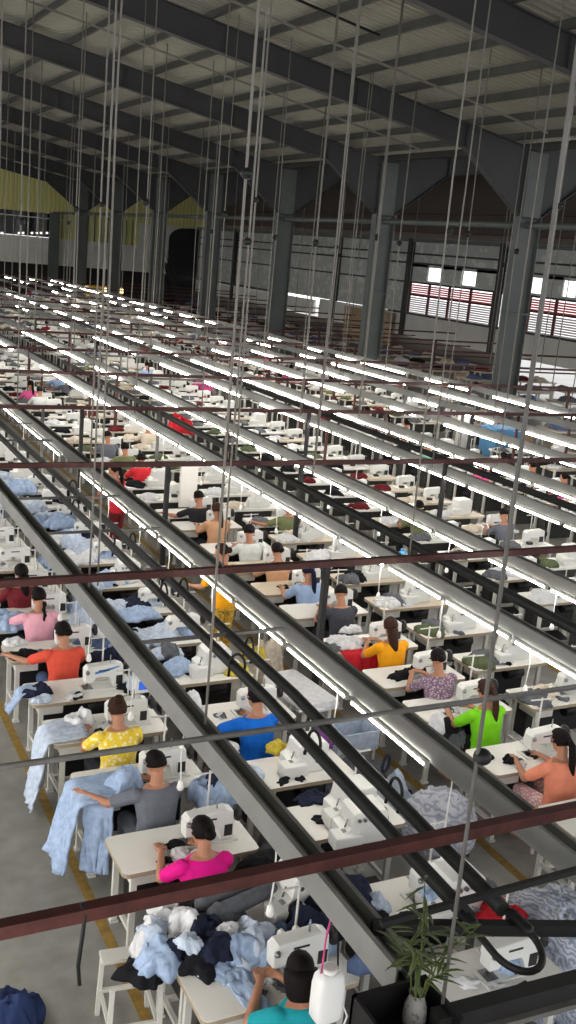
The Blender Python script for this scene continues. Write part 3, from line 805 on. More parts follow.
def drape(width, run_in, drop, seed, thick=0.02, flare=0.12, n=28, mm=26, taper=0.0):
    """cloth lying on a surface (x < 0) and hanging down at x = 0 towards -z; width along y"""
    bm = bmesh.new(); g = []
    L = run_in + drop
    for j in range(mm + 1):
        s = L * j / mm - run_in
        row = []
        for i in range(n + 1):
            v = i / n - 0.5
            wv = width * (1 + 0.18 * noise.noise(Vector((s * 2.5, seed, 0.3)))) * (1 - taper * max(0, s) / drop)
            y = v * wv + 0.05 * noise.noise(Vector((s * 3, seed * 2, 1.0)))
            fl = fold((y * 8, s * 2.4, 0.0), seed)
            if s < 0:
                x = -s - 0.0; z = 0.02 + 0.035 * fl * min(1, (0.02 - s) * 8) + 0.01; x = s
            else:
                t = min(1, s / 0.06)
                x = 0.03 * math.sin(t * PI / 2) + flare * (s / drop) ** 1.5 * (0.6 + 0.4 * fl) + 0.05 * fl * min(1, s * 6) + 0.03
                z = -max(0, s - 0.03) + 0.03 * (1 - t)
            row.append(bm.verts.new((x, y, z)))
        g.append(row)
    for j in range(mm):
        for i in range(n): bm.faces.new((g[j][i], g[j][i + 1], g[j + 1][i + 1], g[j + 1][i]))
    bmesh.ops.recalc_face_normals(bm, faces=bm.faces)
    bmesh.ops.solidify(bm, geom=bm.faces[:], thickness=thick)
    for f in bm.faces: f.smooth = True
    me = bpy.data.meshes.new('draped_cloth'); bmesh.ops.recalc_face_normals(bm, faces=bm.faces); bm.to_mesh(me); bm.free()
    return me
def draped(loc, rz, width, run_in, drop, m, label, seed=1, name='draped_garment', **k):
    me = drape(width, run_in, drop, seed, **k); me.materials.append(m)
    o = link(name, me, None, loc, rz)
    return tag(o, label, 'garment')
def bundle_mesh(r, seed, m):
    mb = MB(); mb.ell((0, 0, r * 0.92), (r, r, r * 0.95), 72, 52)
    for v in mb.bm.verts:
        p = v.co - Vector((0, 0, r * 0.92)); d = p.normalized()
        ang = math.atan2(d.y + 0.35, d.x + 0.2); rad = math.hypot(d.x + 0.2, d.y + 0.35)
        sw = math.sin(rad * 15 - ang * 2 + 2 * noise.noise(d * 2 + Vector((seed, 0, 0))))
        a = fold(d * 2.6, seed); b = fold(d * 6.0, seed + 3)
        k = 1 + 0.035 * sw + 0.16 * a + 0.07 * b - 0.12
        p = d * r * k
        p.z = max(p.z, -r * 0.9)
        v.co = p + Vector((0, 0, r * 0.9))
    return mb.mesh('cloth_bundle', m)

# ================================================================ PEOPLE
def rot_head(pitch, yaw):
    return Matrix.Rotation(yaw, 3, 'Z') @ Matrix.Rotation(pitch, 3, 'X')
def ring(c, rx, ry, n=16, tilt=0.0):
    c = Vector(c); R = Matrix.Rotation(tilt, 3, 'X')
    return [c + R @ Vector((rx * math.cos(2 * PI * k / n), ry * math.sin(2 * PI * k / n) * (1 if math.sin(2 * PI * k / n) > 0 else 1.0), 0)) for k in range(n)]
HEADC = Vector((0, 0.02, 1.235))
POSES = {
    # elbow / wrist, right then left, relative to the seat origin; facing +Y
    'sew':    dict(re=(.255, .13, .80), rw=(.15, .37, .845), le=(-.265, .12, .80), lw=(-.17, .38, .845), yaw=0.15, pitch=-0.35),
    'reach':  dict(re=(.25, .14, .80), rw=(.12, .36, .85), le=(-.36, .10, .86), lw=(-.50, .30, .86), yaw=0.35, pitch=-0.3),
    'close':  dict(re=(.25, .14, .81), rw=(.06, .35, .90), le=(-.25, .14, .81), lw=(-.08, .36, .90), yaw=-0.3, pitch=-0.45),
    'stand':  dict(re=(.27, .10, 1.13), rw=(.15, .36, 1.08), le=(-.27, .10, 1.13), lw=(-.15, .36, 1.05), yaw=0.5, pitch=-0.45),
}
def hand(mb, wrist, fwd, side, s=1.0):
    """palm, four unequal bent fingers and a thumb"""
    w = Vector(wrist); f = Vector(fwd).normalized(); up = Vector((0, 0, 1)); x = f.cross(up).normalized() ; up = x.cross(f)
    palm = w + f * 0.05
    mb.capsule(w, w + f * 0.03, 0.024, 0.028, 8)
    for j in range(4): mb.capsule(w + f * 0.02 + x * (j - 1.5) * 0.012, w + f * 0.085 + x * (j - 1.5) * 0.019, 0.014, 0.012, 8)
    for j, L in enumerate((0.062, 0.074, 0.07, 0.054)):
        o = w + f * 0.09 + x * (j - 1.5) * 0.0205
        a = o + f * L * 0.5 + up * 0.004 + x * (j - 1.5) * 0.003
        b = a + f * L * 0.45 - up * 0.026
        mb.tube([o, a, b], [0.0088, 0.0082, 0.0068], 8)
    tb = w + f * 0.03 + x * side * 0.024
    a = tb + f * 0.034 + x * side * 0.026; b = a + f * 0.03 + x * side * 0.004 - up * 0.008
    mb.tube([tb, a, b], [0.012, 0.0105, 0.008], 8)
def person_meshes(pose, voxel, hands=True):
    P = POSES[pose]; st = pose == 'stand'
    HZ = 0.36 if st else 0.0              # standing lifts the whole trunk
    hip = Vector((0, -.12, .56 + HZ)); lean = 0.10
    def tc(z): return Vector((0, -.12 + (z - .56) * lean * 1.6, z + HZ))
    mb = MB()
    torso = [(.47, .10, .08), (.50, .165, .13), (.56, .185, .145), (.66, .16, .122), (.74, .148, .112), (.84, .162, .115), (.93, .176, .118), (1.0, .172, .10), (1.045, .125, .08), (1.07, .07, .065), (1.075, .04, .04)]
    mb.loft([ring(tc(z), a, b) for z, a, b in torso])
    neck0 = tc(1.04); hc = Vector((0, HEADC.y, HEADC.z + HZ))
    R = rot_head(P['pitch'], P['yaw'])
    mb.capsule(neck0, hc + R @ Vector((0, -.02, -.07)), .056, .05)
    # head
    mb.ell(hc + R @ Vector((0, -.012, .022)), (.076, .092, .094), 16, 12, R)
    mb.ell(hc + R @ Vector((0, .022, -.05)), (.056, .062, .068), 14, 10, R)
    mb.capsule(hc + R @ Vector((0, .085, .01)), hc + R @ Vector((0, .1, -.022)), .009, .014, 8)      # nose
    for s in (-1, 1):
        mb.ell(hc + R @ Vector((s * .076, -.008, -.008)), (.01, .02, .03), 8, 6, R)
    mb.capsule(hc + R @ Vector((-.018, .078, -.058)), hc + R @ Vector((.018, .078, -.058)), .008, .008, 8)   # lips
    mb.capsule(hc + R @ Vector((-.03, .076, .024)), hc + R @ Vector((.03, .076, .024)), .012, .012, 8)       # brow
    # arms
    for s, e, w in ((1, P['re'], P['rw']), (-1, P['le'], P['lw'])):
        dz = 0.0
        sh = tc(1.0) + Vector((s * .172, 0, -.005)); e = Vector(e); w = Vector(w)
        mb.capsule(sh, e, .052, .04); mb.capsule(e, w, .041, .026)
        if hands: hand(mb, w, (w - e) * Vector((1, 1, 0.2)) if False else Vector(((w - e).x * 0.6, (w - e).y + 0.05, -0.02)), -s)
        else: mb.capsule(w, w + Vector((0, .1, -.01)), .03, .024)
    # legs
    legs = []
    for s in (-1, 1):
        h = Vector((s * .095, hip.y + .02, hip.z - .02))
        if st:
            k = Vector((s * .1, -.07, .50)); a = Vector((s * .1, -.1, .09))
        else:
            k = Vector((s * .13, .30, .54)); a = Vector((s * .13, .26, .09))
        legs.append((h, k, a))
        mb.capsule(h, k, .085, .058); mb.capsule(k, a, .056, .036)
        mb.capsule(a + Vector((0, -.03, -.045)), a + Vector((0, .14, -.055)), .038, .03)
    body = remesh(mb, voxel, 2 if hands else 1, 'body')
    # shirt
    mb = MB()
    shirt = [(.49, .15, .12), (.52, .195, .152), (.58, .197, .156), (.66, .174, .136), (.74, .163, .127), (.84, .178, .131), (.93, .192, .134), (1.0, .186, .114), (1.04, .138, .095), (1.06, .09, .078)]
    mb.loft([ring(tc(z), a, b) for z, a, b in shirt])
    for s, e in ((1, P['re']), (-1, P['le'])):
        sh = tc(1.0) + Vector((s * .172, 0, -.005)); e = Vector(e)
        mb.capsule(sh, sh.lerp(e, .72), .066, .06)
    for v in mb.bm.verts:
        p = v.co
        k = 0.010 * fold((p.x * 7, p.y * 7, p.z * 9), 3)
        if v.normal.length: v.co = p + Vector((p.x, p.y - tc(p.z - HZ).y, 0)).normalized() * k
    top = remesh(mb, max(voxel, .009), 2, 'shirt')
    mb = MB()
    mb.loft([ring(tc(z), a, b) for z, a, b in [(.455, .12, .1), (.49, .182, .146), (.56, .196, .157), (.62, .18, .14)]])
    for h, k, a in legs:
        mb.capsule(h, k, .1, .075); mb.capsule(k, a + Vector((0, 0, .04)), .074, .062)
    low = remesh(mb, max(voxel, .011), 2, 'trousers')
    return dict(body=body, shirt=top, trousers=low, R=R, hc=hc)
def hair_mesh(style, hc, R, seed=0, seg=22):
    mb = MB()
    rings = []
    for j in range(1, seg):
        t = PI * j / seg; r = []
        for k in range(seg):
            a = 2 * PI * k / seg
            d = Vector((math.sin(t) * math.cos(a), math.sin(t) * math.sin(a), -math.cos(t)))
            face = d.y > 0.28 and d.z < 0.62
            low = d.z < -0.62 if style != 'short' else d.z < -0.40
            rad = Vector((d.x * .088, d.y * .106, d.z * .108))
            kk = 0.80 if (face or low) else 1.0 + 0.035 * noise.noise(d * 5 + Vector((seed, 0, 0)))
            r.append(hc + R @ (rad * kk + Vector((0, -.012, .026))))
        rings.append(r)
    mb.loft(rings)
    B = lambda x, y, z: hc + R @ Vector((x, y, z))
    if style == 'bun': mb.ell(B(0, -.115, .0), (.048, .042, .045), 14, 10, R); mb.ell(B(0, -.1, .0), (.04, .03, .035), 10, 8, R)
    elif style == 'topbun': mb.ell(B(0, -.07, .115), (.048, .048, .042), 14, 10, R)
    elif style == 'ponytail':
        mb.ell(B(0, -.108, .03), (.03, .03, .03), 10, 8)
        b = B(0, -.12, .03); mb.tube([b, b + Vector((0, -.045, -.05)), b + Vector((.012, -.07, -.2)), b + Vector((.02, -.075, -.36)), b + Vector((.015, -.07, -.5))], [.022, .034, .036, .028, .008], 10)
    elif style == 'braid':
        b = B(0, -.105, -.05); pts = []; rr = []
        for j in range(14):
            pts.append(b + Vector((.008 * math.sin(j * 1.6), -.02 - .045 * min(1, j / 5), -.034 * j))); rr.append((.028 if j % 2 else .021) * (1 - j / 22))
        mb.tube(pts, rr, 10)
    elif style == 'bob':
        pts = [(.03, .104, .1), (-.02, .107, .106), (-.08, .102, .098), (-.135, .09, .08), (-.165, .07, .06)]
        mb.loft([[hc + R @ Vector((a * math.cos(2 * PI * k / 16), -.03 + b2 * math.sin(2 * PI * k / 16) * (1 if math.sin(2 * PI * k / 16) < 0 else .35), z)) for k in range(16)] for z, a, b2 in pts])
    elif style == 'long':
        b = B(0, -.085, -.03); mb.tube([b, b + Vector((0, -.035, -.1)), b + Vector((.02, -.06, -.28)), b + Vector((.03, -.06, -.44))], [.07, .062, .05, .02], 12)
    me = mb.mesh('hair', []); smooth(me)
    return me
def face_bits(hc, R):
    out = []
    for s in (-1, 1):
        mb = MB(); mb.ell(hc + R @ Vector((s * .031, .073, .002)), (.013, .008, .008), 10, 8, R); out.append(mb)
    return out
BODY, BODYF = {}, {}
def body_set(pose, detailed):
    D = BODY if detailed else BODYF
    if pose not in D: D[pose] = person_meshes(pose, .0062 if detailed else .016, detailed)
    return D[pose]
HAIRM = {}
M_EYE = mat('eye_dark', (30, 22, 20), 0.2)
def shirt_slot(o, m):
    if not o.data.materials: o.data.materials.append(m)
    o.material_slots[0].link = 'OBJECT'; o.material_slots[0].material = m
def person(x, y, z, pose, shirt, low, hair, hairm, label, detailed=True, rz=0.0, group=None, sc=1.0):
    B = body_set(pose, detailed)
    o = link('person', B['body'], None, (x, y, z), rz); o.scale = (1.05 * sc, 1.06 * sc, .965 * sc) if pose != 'stand' else (sc, sc, sc)
    shirt_slot(o, M_SKIN)
    a = link('shirt', B['shirt'], o); shirt_slot(a, shirt); b = link('trousers', B['trousers'], o); shirt_slot(b, low)
    key = (hair, pose, detailed)
    if key not in HAIRM: HAIRM[key] = hair_mesh(hair, B['hc'], B['R'], 1, 22 if detailed else 12)
    h = link('hair', HAIRM[key], o); shirt_slot(h, hairm)
    if detailed:
        if ('eye', pose) not in HAIRM: HAIRM[('eye', pose)] = [m.mesh('eye', M_EYE) for m in face_bits(B['hc'], B['R'])]
        for m in HAIRM[('eye', pose)]: link('eye', m, o)
    tag(o, label, 'person', group)
    return o
SH = {n: mat('shirt_' + n, c, 0.85, var=0.14, scale=9, bump=0.2, spec=0.2) for n, c in dict(magenta=(226, 24, 138), teal=(30, 150, 160), grey=(108, 112, 122), orange=(222, 86, 66), pink=(240, 176, 192), blue=(22, 104, 204), peach=(238, 146, 116),
      green=(126, 214, 34), amber=(240, 164, 24), charcoal=(66, 68, 76), lightblue=(150, 172, 206), tan=(214, 164, 126), white=(218, 222, 218), black=(40, 40, 44), purple=(86, 56, 140), red=(216, 48, 60), olive=(120, 126, 88), maroon=(112, 36, 44), rose=(226, 96, 150), cream=(226, 212, 190), sky=(110, 160, 214), mint=(150, 196, 176)).items()}
SH['yellowprint'] = mat_print('shirt_yellow_print', (238, 204, 60), (244, 232, 176), 26, 0.42)
SH['floral'] = mat_print('shirt_floral', (120, 96, 116), (190, 170, 184), 42, 0.4)
T_DK = mat('trousers_dark', (38, 38, 46), 0.9, var=0.2); T_GY = mat('trousers_grey', (92, 96, 106), 0.9, var=0.15); T_JN = mat('trousers_denim', (78, 96, 134), 0.9, var=0.25); T_PK = mat_print('skirt_pink_pattern', (206, 158, 160), (236, 210, 206), 34, 0.4); T_RD = mat('skirt_red', (120, 36, 40), 0.9)

# ================================================================ LAY OUT THE LINES
POP = {   # (line, side): {head y: (pose, shirt, trousers, hair, hair colour, description)}
 (0, 'left'): {4.80: ('close', 'teal', T_DK, 'bob', M_HAIR, 'person in teal top with shoulder-length black hair at a cluttered table'),
               6.49: ('sew', 'magenta', T_DK, 'bun', M_HAIR, 'person in magenta top with a low dark bun, sewing'),
               7.61: ('reach', 'grey', T_GY, 'short', M_HAIR, 'short-haired person in grey t-shirt sewing pale blue trousers'),
               8.73: ('sew', 'yellowprint', T_DK, 'topbun', M_HAIRB, 'person in yellow print blouse with a brown bun'),
               10.83: ('reach', 'orange', T_JN, 'bun', M_HAIR, 'person in coral orange shirt bending over the table'),
               12.04: ('reach', 'pink', T_DK, 'braid', M_HAIR, 'person in pale pink shirt with a long black plait'),
               13.02: ('sew', 'maroon', T_DK, 'long', M_HAIR, 'person in maroon with long black hair at the left edge')},
 (0, 'right'): {8.63: ('reach', 'blue', T_DK, 'bun', M_HAIR, 'person in bright blue t-shirt beside the black air pipes')},
 (1, 'left'): {6.91: ('sew', 'peach', T_PK, 'ponytail', M_HAIR, 'person in peach shirt and patterned skirt with a black ponytail'),
               8.13: ('sew', 'green', T_DK, 'ponytail', M_HAIRB, 'person in lime green t-shirt with a long brown ponytail'),
               9.04: ('close', 'floral', T_DK, 'bun', M_HAIR, 'person in purple-grey floral blouse with a dark bun'),
               10.09: ('close', 'amber', T_RD, 'long', M_HAIRB, 'person in amber shirt with long dark hair over white cloth'),
               11.38: ('close', 'charcoal', T_DK, 'short', M_HAIR, 'short-haired person in charcoal t-shirt'),
               12.37: ('sew', 'lightblue', T_DK, 'ponytail', M_HAIRN, 'person in pale blue shirt with a blue-black ponytail'),
               13.40: ('sew', 'tan', T_DK, 'bun', M_HAIR, 'person in tan shirt with a round bun, behind the second red pipe'),
               14.44: ('close', 'white', T_DK, 'bun', M_HAIR, 'person in white shirt with dark bun at a bare white table'),
               15.83: ('sew', 'tan', T_DK, 'ponytail', M_HAIRB, 'person in tan top with brown ponytail'),
               16.70: ('reach', 'black', T_DK, 'short', M_HAIR, 'person in black shirt leaning on a white table'),
               19.97: ('sew', 'red', T_DK, 'bun', M_HAIR, 'person in red shirt beyond the tall white board'),
               21.1: ('sew', 'olive', T_DK, 'bun', M_HAIR, 'person in olive shirt beside the person in red'),
               22.4: ('sew', 'grey', T_DK, 'short', M_HAIR, 'person in dull grey shirt far along the second line'),
               28.65: ('sew', 'purple', T_DK, 'short', M_HAIR, 'person in deep purple shirt far along the second line')},
 (2, 'right'): {12.63: ('sew', 'rose', T_DK, 'bun', M_HAIR, 'person in hot pink shirt at the right edge of the hall view'),
                17.05: ('sew', 'rose', T_DK, 'bun', M_HAIR, 'person in pink top behind the second lit trunking pair')},
}
FIXED = {(0, 'left'): [4.80, 6.49, 7.61, 8.73, 9.66, 10.83, 12.04, 13.02], (0, 'right'): [4.26, 5.20, 6.45, 7.35, 8.63, 9.75, 10.9, 12.0, 13.1],
         (1, 'left'): [5.75, 6.91, 8.13, 9.04, 10.09, 11.38, 12.37, 13.40, 14.44, 15.83, 16.70, 17.85, 18.9, 19.97, 21.1, 22.4]}
stations = []
for k in range(NL):
    for sd in ('left', 'right'):
        X = xl(k) if sd == 'left' else xr(k) - 0.02
        ys = list(FIXED.get((k, sd), []))
        y = (ys[-1] + 1.12) if ys else max(4.3, X / 0.95 - 2.6) + 0.3 * ((k * 5 + (sd == 'left') * 2) % 4)
        if (k, sd) == (1, 'right'): y = 6.95
        if (k, sd) == (2, 'right'): y = 12.63 - 1.105 * 4
        while y < 82: ys.append(y); y += 1.12 if (k, sd) != (2, 'right') else 1.105
        idx = 0
        for y in ys:
            p = proj((X, y + 0.5, TH)); q = proj((X - 0.5, y, 1.2)); e = proj((X + 0.6, y + 0.3, TH))
            if -30 < p[0] < 606 and p[1] < 1075 or -10 < q[0] < 586 and q[1] < 1040 or 0 < e[0] < 576 and e[1] < 1060:
                stations.append((math.hypot(X, y), k, sd, X, y, idx)); idx += 1
stations.sort()
print('stations', len(stations))
rs = random.Random(3)
far_mb = MB()
far_people = 0; PEOPLE = 0
shirts_far = ['white', 'rose', 'charcoal', 'mint', 'charcoal', 'cream', 'maroon', 'grey', 'tan', 'olive', 'black', 'white', 'lightblue', 'red']
hw = {'bun': 'dark bun', 'short': 'short hair', 'ponytail': 'dark ponytail', 'braid': 'dark plait'}
NSTATION = 290; NCLOTH = 0
BLOCK = [(18.9, 25.2, .9), (19.4, 24.0, 1.1), (14.1, 34.3, 1.6)]
stations = [q for q in stations if not any(abs(q[3] + .05 - bx_) < br and abs(q[4] + .5 - by_) < br for bx_, by_, br in BLOCK)]
for n, (d, k, sd, X, y, idx) in enumerate(stations):
    fy = y + 0.24
    where = f'{ordw(idx)} from the front, {sd} column of the {LINEW[k]} line'
    near = d < 17.5
    if n >= NSTATION:
        fm = far_mb
        fm.mi = 0; fm.box((X + 0.05, fy + 0.28, TH - 0.02), (1.18, 0.56, 0.04))
        fm.mi = 1; fm.box((X - 0.44, fy + 0.28, 0.38), (0.05, 0.4, 0.72)); fm.box((X + 0.52, fy + 0.28, 0.38), (0.05, 0.4, 0.72))
        fm.mi = 2; fm.prism([(u + X, v + TH) for u, v in ARM], fy + 0.2, fy + 0.32, 'XZ')
        rr = rs.random()
        if rr < 0.8:
            fm.mi = 3 + int(rs.random() * 6); fm.ell((X - 0.3 + 0.4 * rs.random(), fy + 0.25, TH + 0.05), (0.22, 0.2, 0.09 + 0.1 * rs.random()), 9, 6)
        continue
    spec = POP.get((k, sd), {}).get(y)
    beige = rs.random() < 0.3 and spec is None
    if (k, sd) == (1, 'left') and 11 < y < 16: beige = y in (12.37, 13.40)
    if k == 0: beige = False
    tp = (T_B if beige else T_W) if near else (TM_B if beige else TM_W)
    who = None
    if spec is not None: who = spec[5]
    tl = f'{"beige" if beige else "white"}-topped sewing table, {where}'
    ml = f'white sewing machine, {where}'
    place(tp, (X, fy, 0), 0, tl, 'sewing table', 'sewing tables')
    over = (sd == 'right' and rs.random() < 0.45) or (sd == 'left' and rs.random() < 0.15)
    if spec is not None: over = False
    mx = X + 0.13
    if near:
        mp = K_OVER if over else K_LOCK
        if (k, sd, y) == (0, 'left', 9.66): mp = K_BLUE; mx = X + 0.16
        if (k, sd, y) == (0, 'left', 8.73): mp = K_SCR
        place(mp, (mx, fy + 0.27, TH), 0, ml, 'sewing machine', 'sewing machines', 1.03)
        sp = S_B if over or rs.random() < 0.4 else S_A
        place(sp, (X + 0.34, fy + 0.475, TH), rs.uniform(-0.1, 0.1), f'thread stand with cones, {where}', 'thread stand', 'thread stands')
    else:
        place(KM_OVER if over else KM_LOCK, (mx, fy + 0.27, TH), 0, ml, 'sewing machine', 'sewing machines', 1.03)
        if rs.random() < 0.5: place(S_A, (X + 0.34, fy + 0.475, TH), rs.uniform(-0.1, 0.1), f'thread stand with cones, {where}', 'thread stand', 'thread stands') if d < 30 else None
    occupied = False
    if spec is not None:
        person(X, y, 0, spec[0], SH[spec[1]], spec[2], spec[3], spec[4], spec[5], True); occupied = True
    elif (k >= 2 or (k == 1 and (sd == 'right' or y > 17)) ) and rs.random() < 0.2:
        sn = rs.choice(shirts_far); hs = rs.choice(list(hw)); ps = rs.choice(['sew', 'sew', 'close', 'reach'])
        person(X, y, 0, ps, SH[sn], T_DK, hs, M_HAIR, f'person in {sn} top, {hw[hs]}, {where}', d < 12, 0, 'workers along the sewing lines'); occupied = True
        PEOPLE += 1
    if occupied or (near and k == 0):
        place(STOOL, (X, y - 0.14, 0), 0, f'dark-seated work stool, {where}', 'stool', 'work stools')
    if near and k <= 1:
        for q in range(3):
            cm, cn = rs.choice([(C_WH, 'white'), (C_GY, 'grey'), (C_BK, 'black'), (C_WH, 'white')])
            garment((mx - 0.12 + rs.uniform(-.18, .1), fy + 0.12 + rs.uniform(-.06, .16), TH + 0.001), rs.choice([.12, .18]), rs.choice([.1, .14]), .03, cm, f'{("", "second ", "third ")[q]}small {cn} scrap, {where}', 60 + q, rs.uniform(0, 6), 'scrap', 'cloth_scrap', 'scraps beside the machines', 12)
    # cloth on the table
    if n > 4 and not (k <= 1 and sd == 'left' and y < 17.5) and not (k == 0 and y < 9.8):
        if k == 0: pal = [(C_LB, 'light blue'), (C_PB, 'pale blue'), (C_WH, 'white'), (C_LB, 'light blue'), (C_NV, 'navy')]
        else: pal = [(C_WH, 'white'), (C_CR, 'cream'), (C_GY, 'grey'), (C_BK, 'black'), (C_GY, 'grey'), (C_GR, 'olive'), (C_MA, 'maroon')]
        for q in range((3 if k == 0 and sd == 'right' else 2) if near else 1):
            cm, cn = rs.choice(pal); sd_ = rs.randint(1, 4)
            NCLOTH += 1
            if NCLOTH > 296: continue
            hh = 0.12 if k else 0.16
            garment((X - 0.34 + (0.3 if k == 0 else 0.16) * q, fy + 0.2 + 0.12 * q, TH), 0.52 if k == 0 else 0.42, 0.5 if k == 0 else 0.36, hh, cm, f'{("", "second ", "third ")[q]}crumpled {cn} cloth, {where}', sd_, rs.uniform(0, 6), 'cloth', 'crumpled_cloth', 'crumpled cloth on the tables', 24 if near else 14)
        if k == 0 and rs.random() < 0.7:
            cm, cn = rs.choice(pal[:3]); garment((X + (0.85 if sd == 'left' else -0.72), fy + 0.2, 0.62), 0.4, 0.6, 0.25, cm, f'heaped {cn} garment, {where}', rs.randint(5, 8), 0, 'garment', 'heaped_garment', 'garments heaped between the tables')
far_mb2 = tag(far_mb.obj('distant_sewing_tables', [mat('table_far', (186, 182, 174), .5), M_LEG, M_MACH2, C_GY, C_CR, C_GY, C_BK, C_MA, C_DB]), 'mass of tiny sewing tables and machines at the far end of the hall', 'sewing tables', None, 'stuff')
print('people', PEOPLE)

# ================================================================ THE THINGS ONE CAN SINGLE OUT NEAR THE FRONT
def G(px, py, z, w, d, h, m, label, seed=1, rz=0.0, cat='garment', name='crumpled_garment', n=30):
    p = at(px, py, z + h * 0.5); return garment((p.x, p.y, z), w, d, h, m, label, seed, rz, cat, name, None, n)
T = TH + 0.002
# between the teal and the magenta tops: a work table under a heap of garments
place(T_W, (2.9, 5.55, 0), 0, 'white-topped sewing table buried under a heap of blue and navy garments', 'sewing table')
place(K_OVER, (3.42, 5.92, TH), 0.1, 'white overlock machine behind the heap of blue and navy garments', 'sewing machine', None, 1.15)
hp = random.Random(8)
HEAP = [(158, 928, 0, .3, .3, .12, C_PB, 'pale blue'), (172, 912, 0, .34, .3, .12, C_WH, 'white'), (186, 922, .05, .3, .28, .14, C_WH, 'white'), (160, 955, -.04, .26, .26, .16, C_LB, 'light blue'), (180, 940, .02, .3, .26, .1, C_NV, 'navy'), (200, 955, 0, .3, .26, .12, C_BK, 'black'),
        (206, 925, .06, .26, .26, .14, C_NV, 'navy'), (216, 940, .08, .3, .24, .1, C_NV, 'navy'), (222, 915, .02, .34, .3, .12, C_GY, 'grey'), (196, 908, .02, .26, .22, .12, C_BK, 'black'), (212, 962, .02, .24, .2, .07, C_LB, 'light blue'), (236, 940, .04, .34, .34, .12, C_LB, 'light blue'),
        (252, 932, .05, .3, .3, .14, C_PB, 'pale blue'), (262, 945, 0, .34, .28, .1, C_LB, 'light blue'), (246, 955, 0, .3, .24, .08, C_PB, 'pale blue'), (276, 938, .02, .3, .26, .1, C_DB, 'denim blue'), (228, 928, .12, .16, .16, .06, C_WH, 'white'), (190, 940, .14, .2, .16, .06, C_PB, 'pale blue'), (150, 938, -.1, .2, .26, .2, C_WH, 'white'),
        (312, 922, 0, .34, .3, .2, C_NV, 'navy'), (300, 912, 0, .26, .22, .16, C_BK, 'black'), (322, 935, 0, .24, .2, .12, C_LB, 'light blue')]
for i, (px, py, dz, w, d, h, m, cn) in enumerate(HEAP):
    G(px, py, T + dz, w * 1.15, d * 1.15, h * 1.1, m, f'{cn} garment in the big heap before the magenta top, {ordw(i)} from its aisle end', 100 + i, hp.uniform(0, 6))
G(232, 968, T, .3, .24, .05, C_LB, 'flat light blue piece lying on the white table before the heap', 9)
for i, (px, py, rz) in enumerate(((232, 893, .2), (243, 903, .25))):
    p = at(px, py, T + .12)
    o = MB().capsule((-.26, 0, 0), (.26, 0, .02), .07, .06).obj('rolled_trousers', C_GY, None, p, rz); tag(o, ('dark grey rolled trousers lying along the back of the heap', 'second roll of dark grey trousers, in front of the first')[i], 'garment')
p = at(235, 975, T); garment((p.x, p.y - .1, T), .2, .66, .03, C_LB, 'long light blue cloth strip running towards the front table edge', 11, .12)
p = at(168, 900, T + .15); o = MB().box((0, 0, 0), (.1, .012, .12)).obj('paper_tag', C_WH, None, p, .2); tag(o, 'white paper tag standing on the heap below the magenta top', 'tag')
# white bench on the left of that heap
bn = empty('bench', (2.19, 5.98, 0), -.12); tag(bn, 'white frame bench with a dark cover at the aisle, beside the heap', 'bench')
reg(bn, MB().box((-.02, 0.13, .56), (.36, .14, .03), bev=.006).obj('seat', M_LEG, bn))
for sx in (-.17, .17):
    for sy in (-.2, .2): reg(bn, MB().bar((sx * 1.1, sy * 1.1, 0), (sx, sy, .55), .032).obj('leg', M_LEG, bn))
mb = MB(); mb.box((0, -.2, .22), (.34, .025, .03)); mb.box((0, .2, .22), (.34, .025, .03)); mb.box((-.17, 0, .2), (.025, .4, .03)); mb.box((.17, 0, .2), (.025, .4, .03)); reg(bn, mb.obj('stretcher', M_LEG, bn))
garment((2.24, 5.88, .56), .36, .34, .09, C_BK, 'black cloth thrown over the white bench', 12)
# garments along the first line
draped((2.355, 7.99, T), PI, .46, .42, .66, C_LB, 'light blue quilted trousers hanging off the grey-shirted person\'s table', 3, flare=.16)
G(128, 778, T + .03, .34, .26, .22, C_LB, 'light blue bunched cloth in the grey-shirted person\'s hands', 13)
p = at(108, 845, .35); draped((2.50, 7.83, .74), PI * 1.3, .26, .1, .62, C_LB, 'light blue trouser leg reaching down to the aisle floor', 5, 'hanging_garment', flare=.02)
draped((2.355, 9.18, T), PI, .40, .36, .74, C_PB, 'pale blue garment hanging off the yellow-bloused person\'s table', 6, flare=.12)
G(80, 716, T, .28, .24, .16, C_WH, 'small white cloth heap beside the yellow print blouse', 14)
G(100, 735, T, .24, .2, .14, C_NV, 'dark navy cloth in the lap of the yellow print blouse', 15)
G(38, 690, T, .34, .3, .09, C_NV, 'navy garment on the left corner of the machine table with blue stripe', 16)
G(42, 698, T + .02, .22, .16, .05, C_PB, 'white and blue cloth lying over that navy garment', 17)
draped((2.355, 10.2, T), PI, .2, .1, .2, C_LB, 'blue edge of cloth hanging at the blue-striped machine\'s table corner', 8)
G(22, 653, T, .34, .24, .08, C_BK, 'black garment on the table of the coral shirt', 18)
G(14, 640, T, .26, .2, .1, C_WH, 'white cloth scrap beyond the coral shirt\'s black garment', 19)
G(10, 618, T, .5, .4, .22, C_LB, 'light blue garment in the lap of the pale pink shirt', 20)
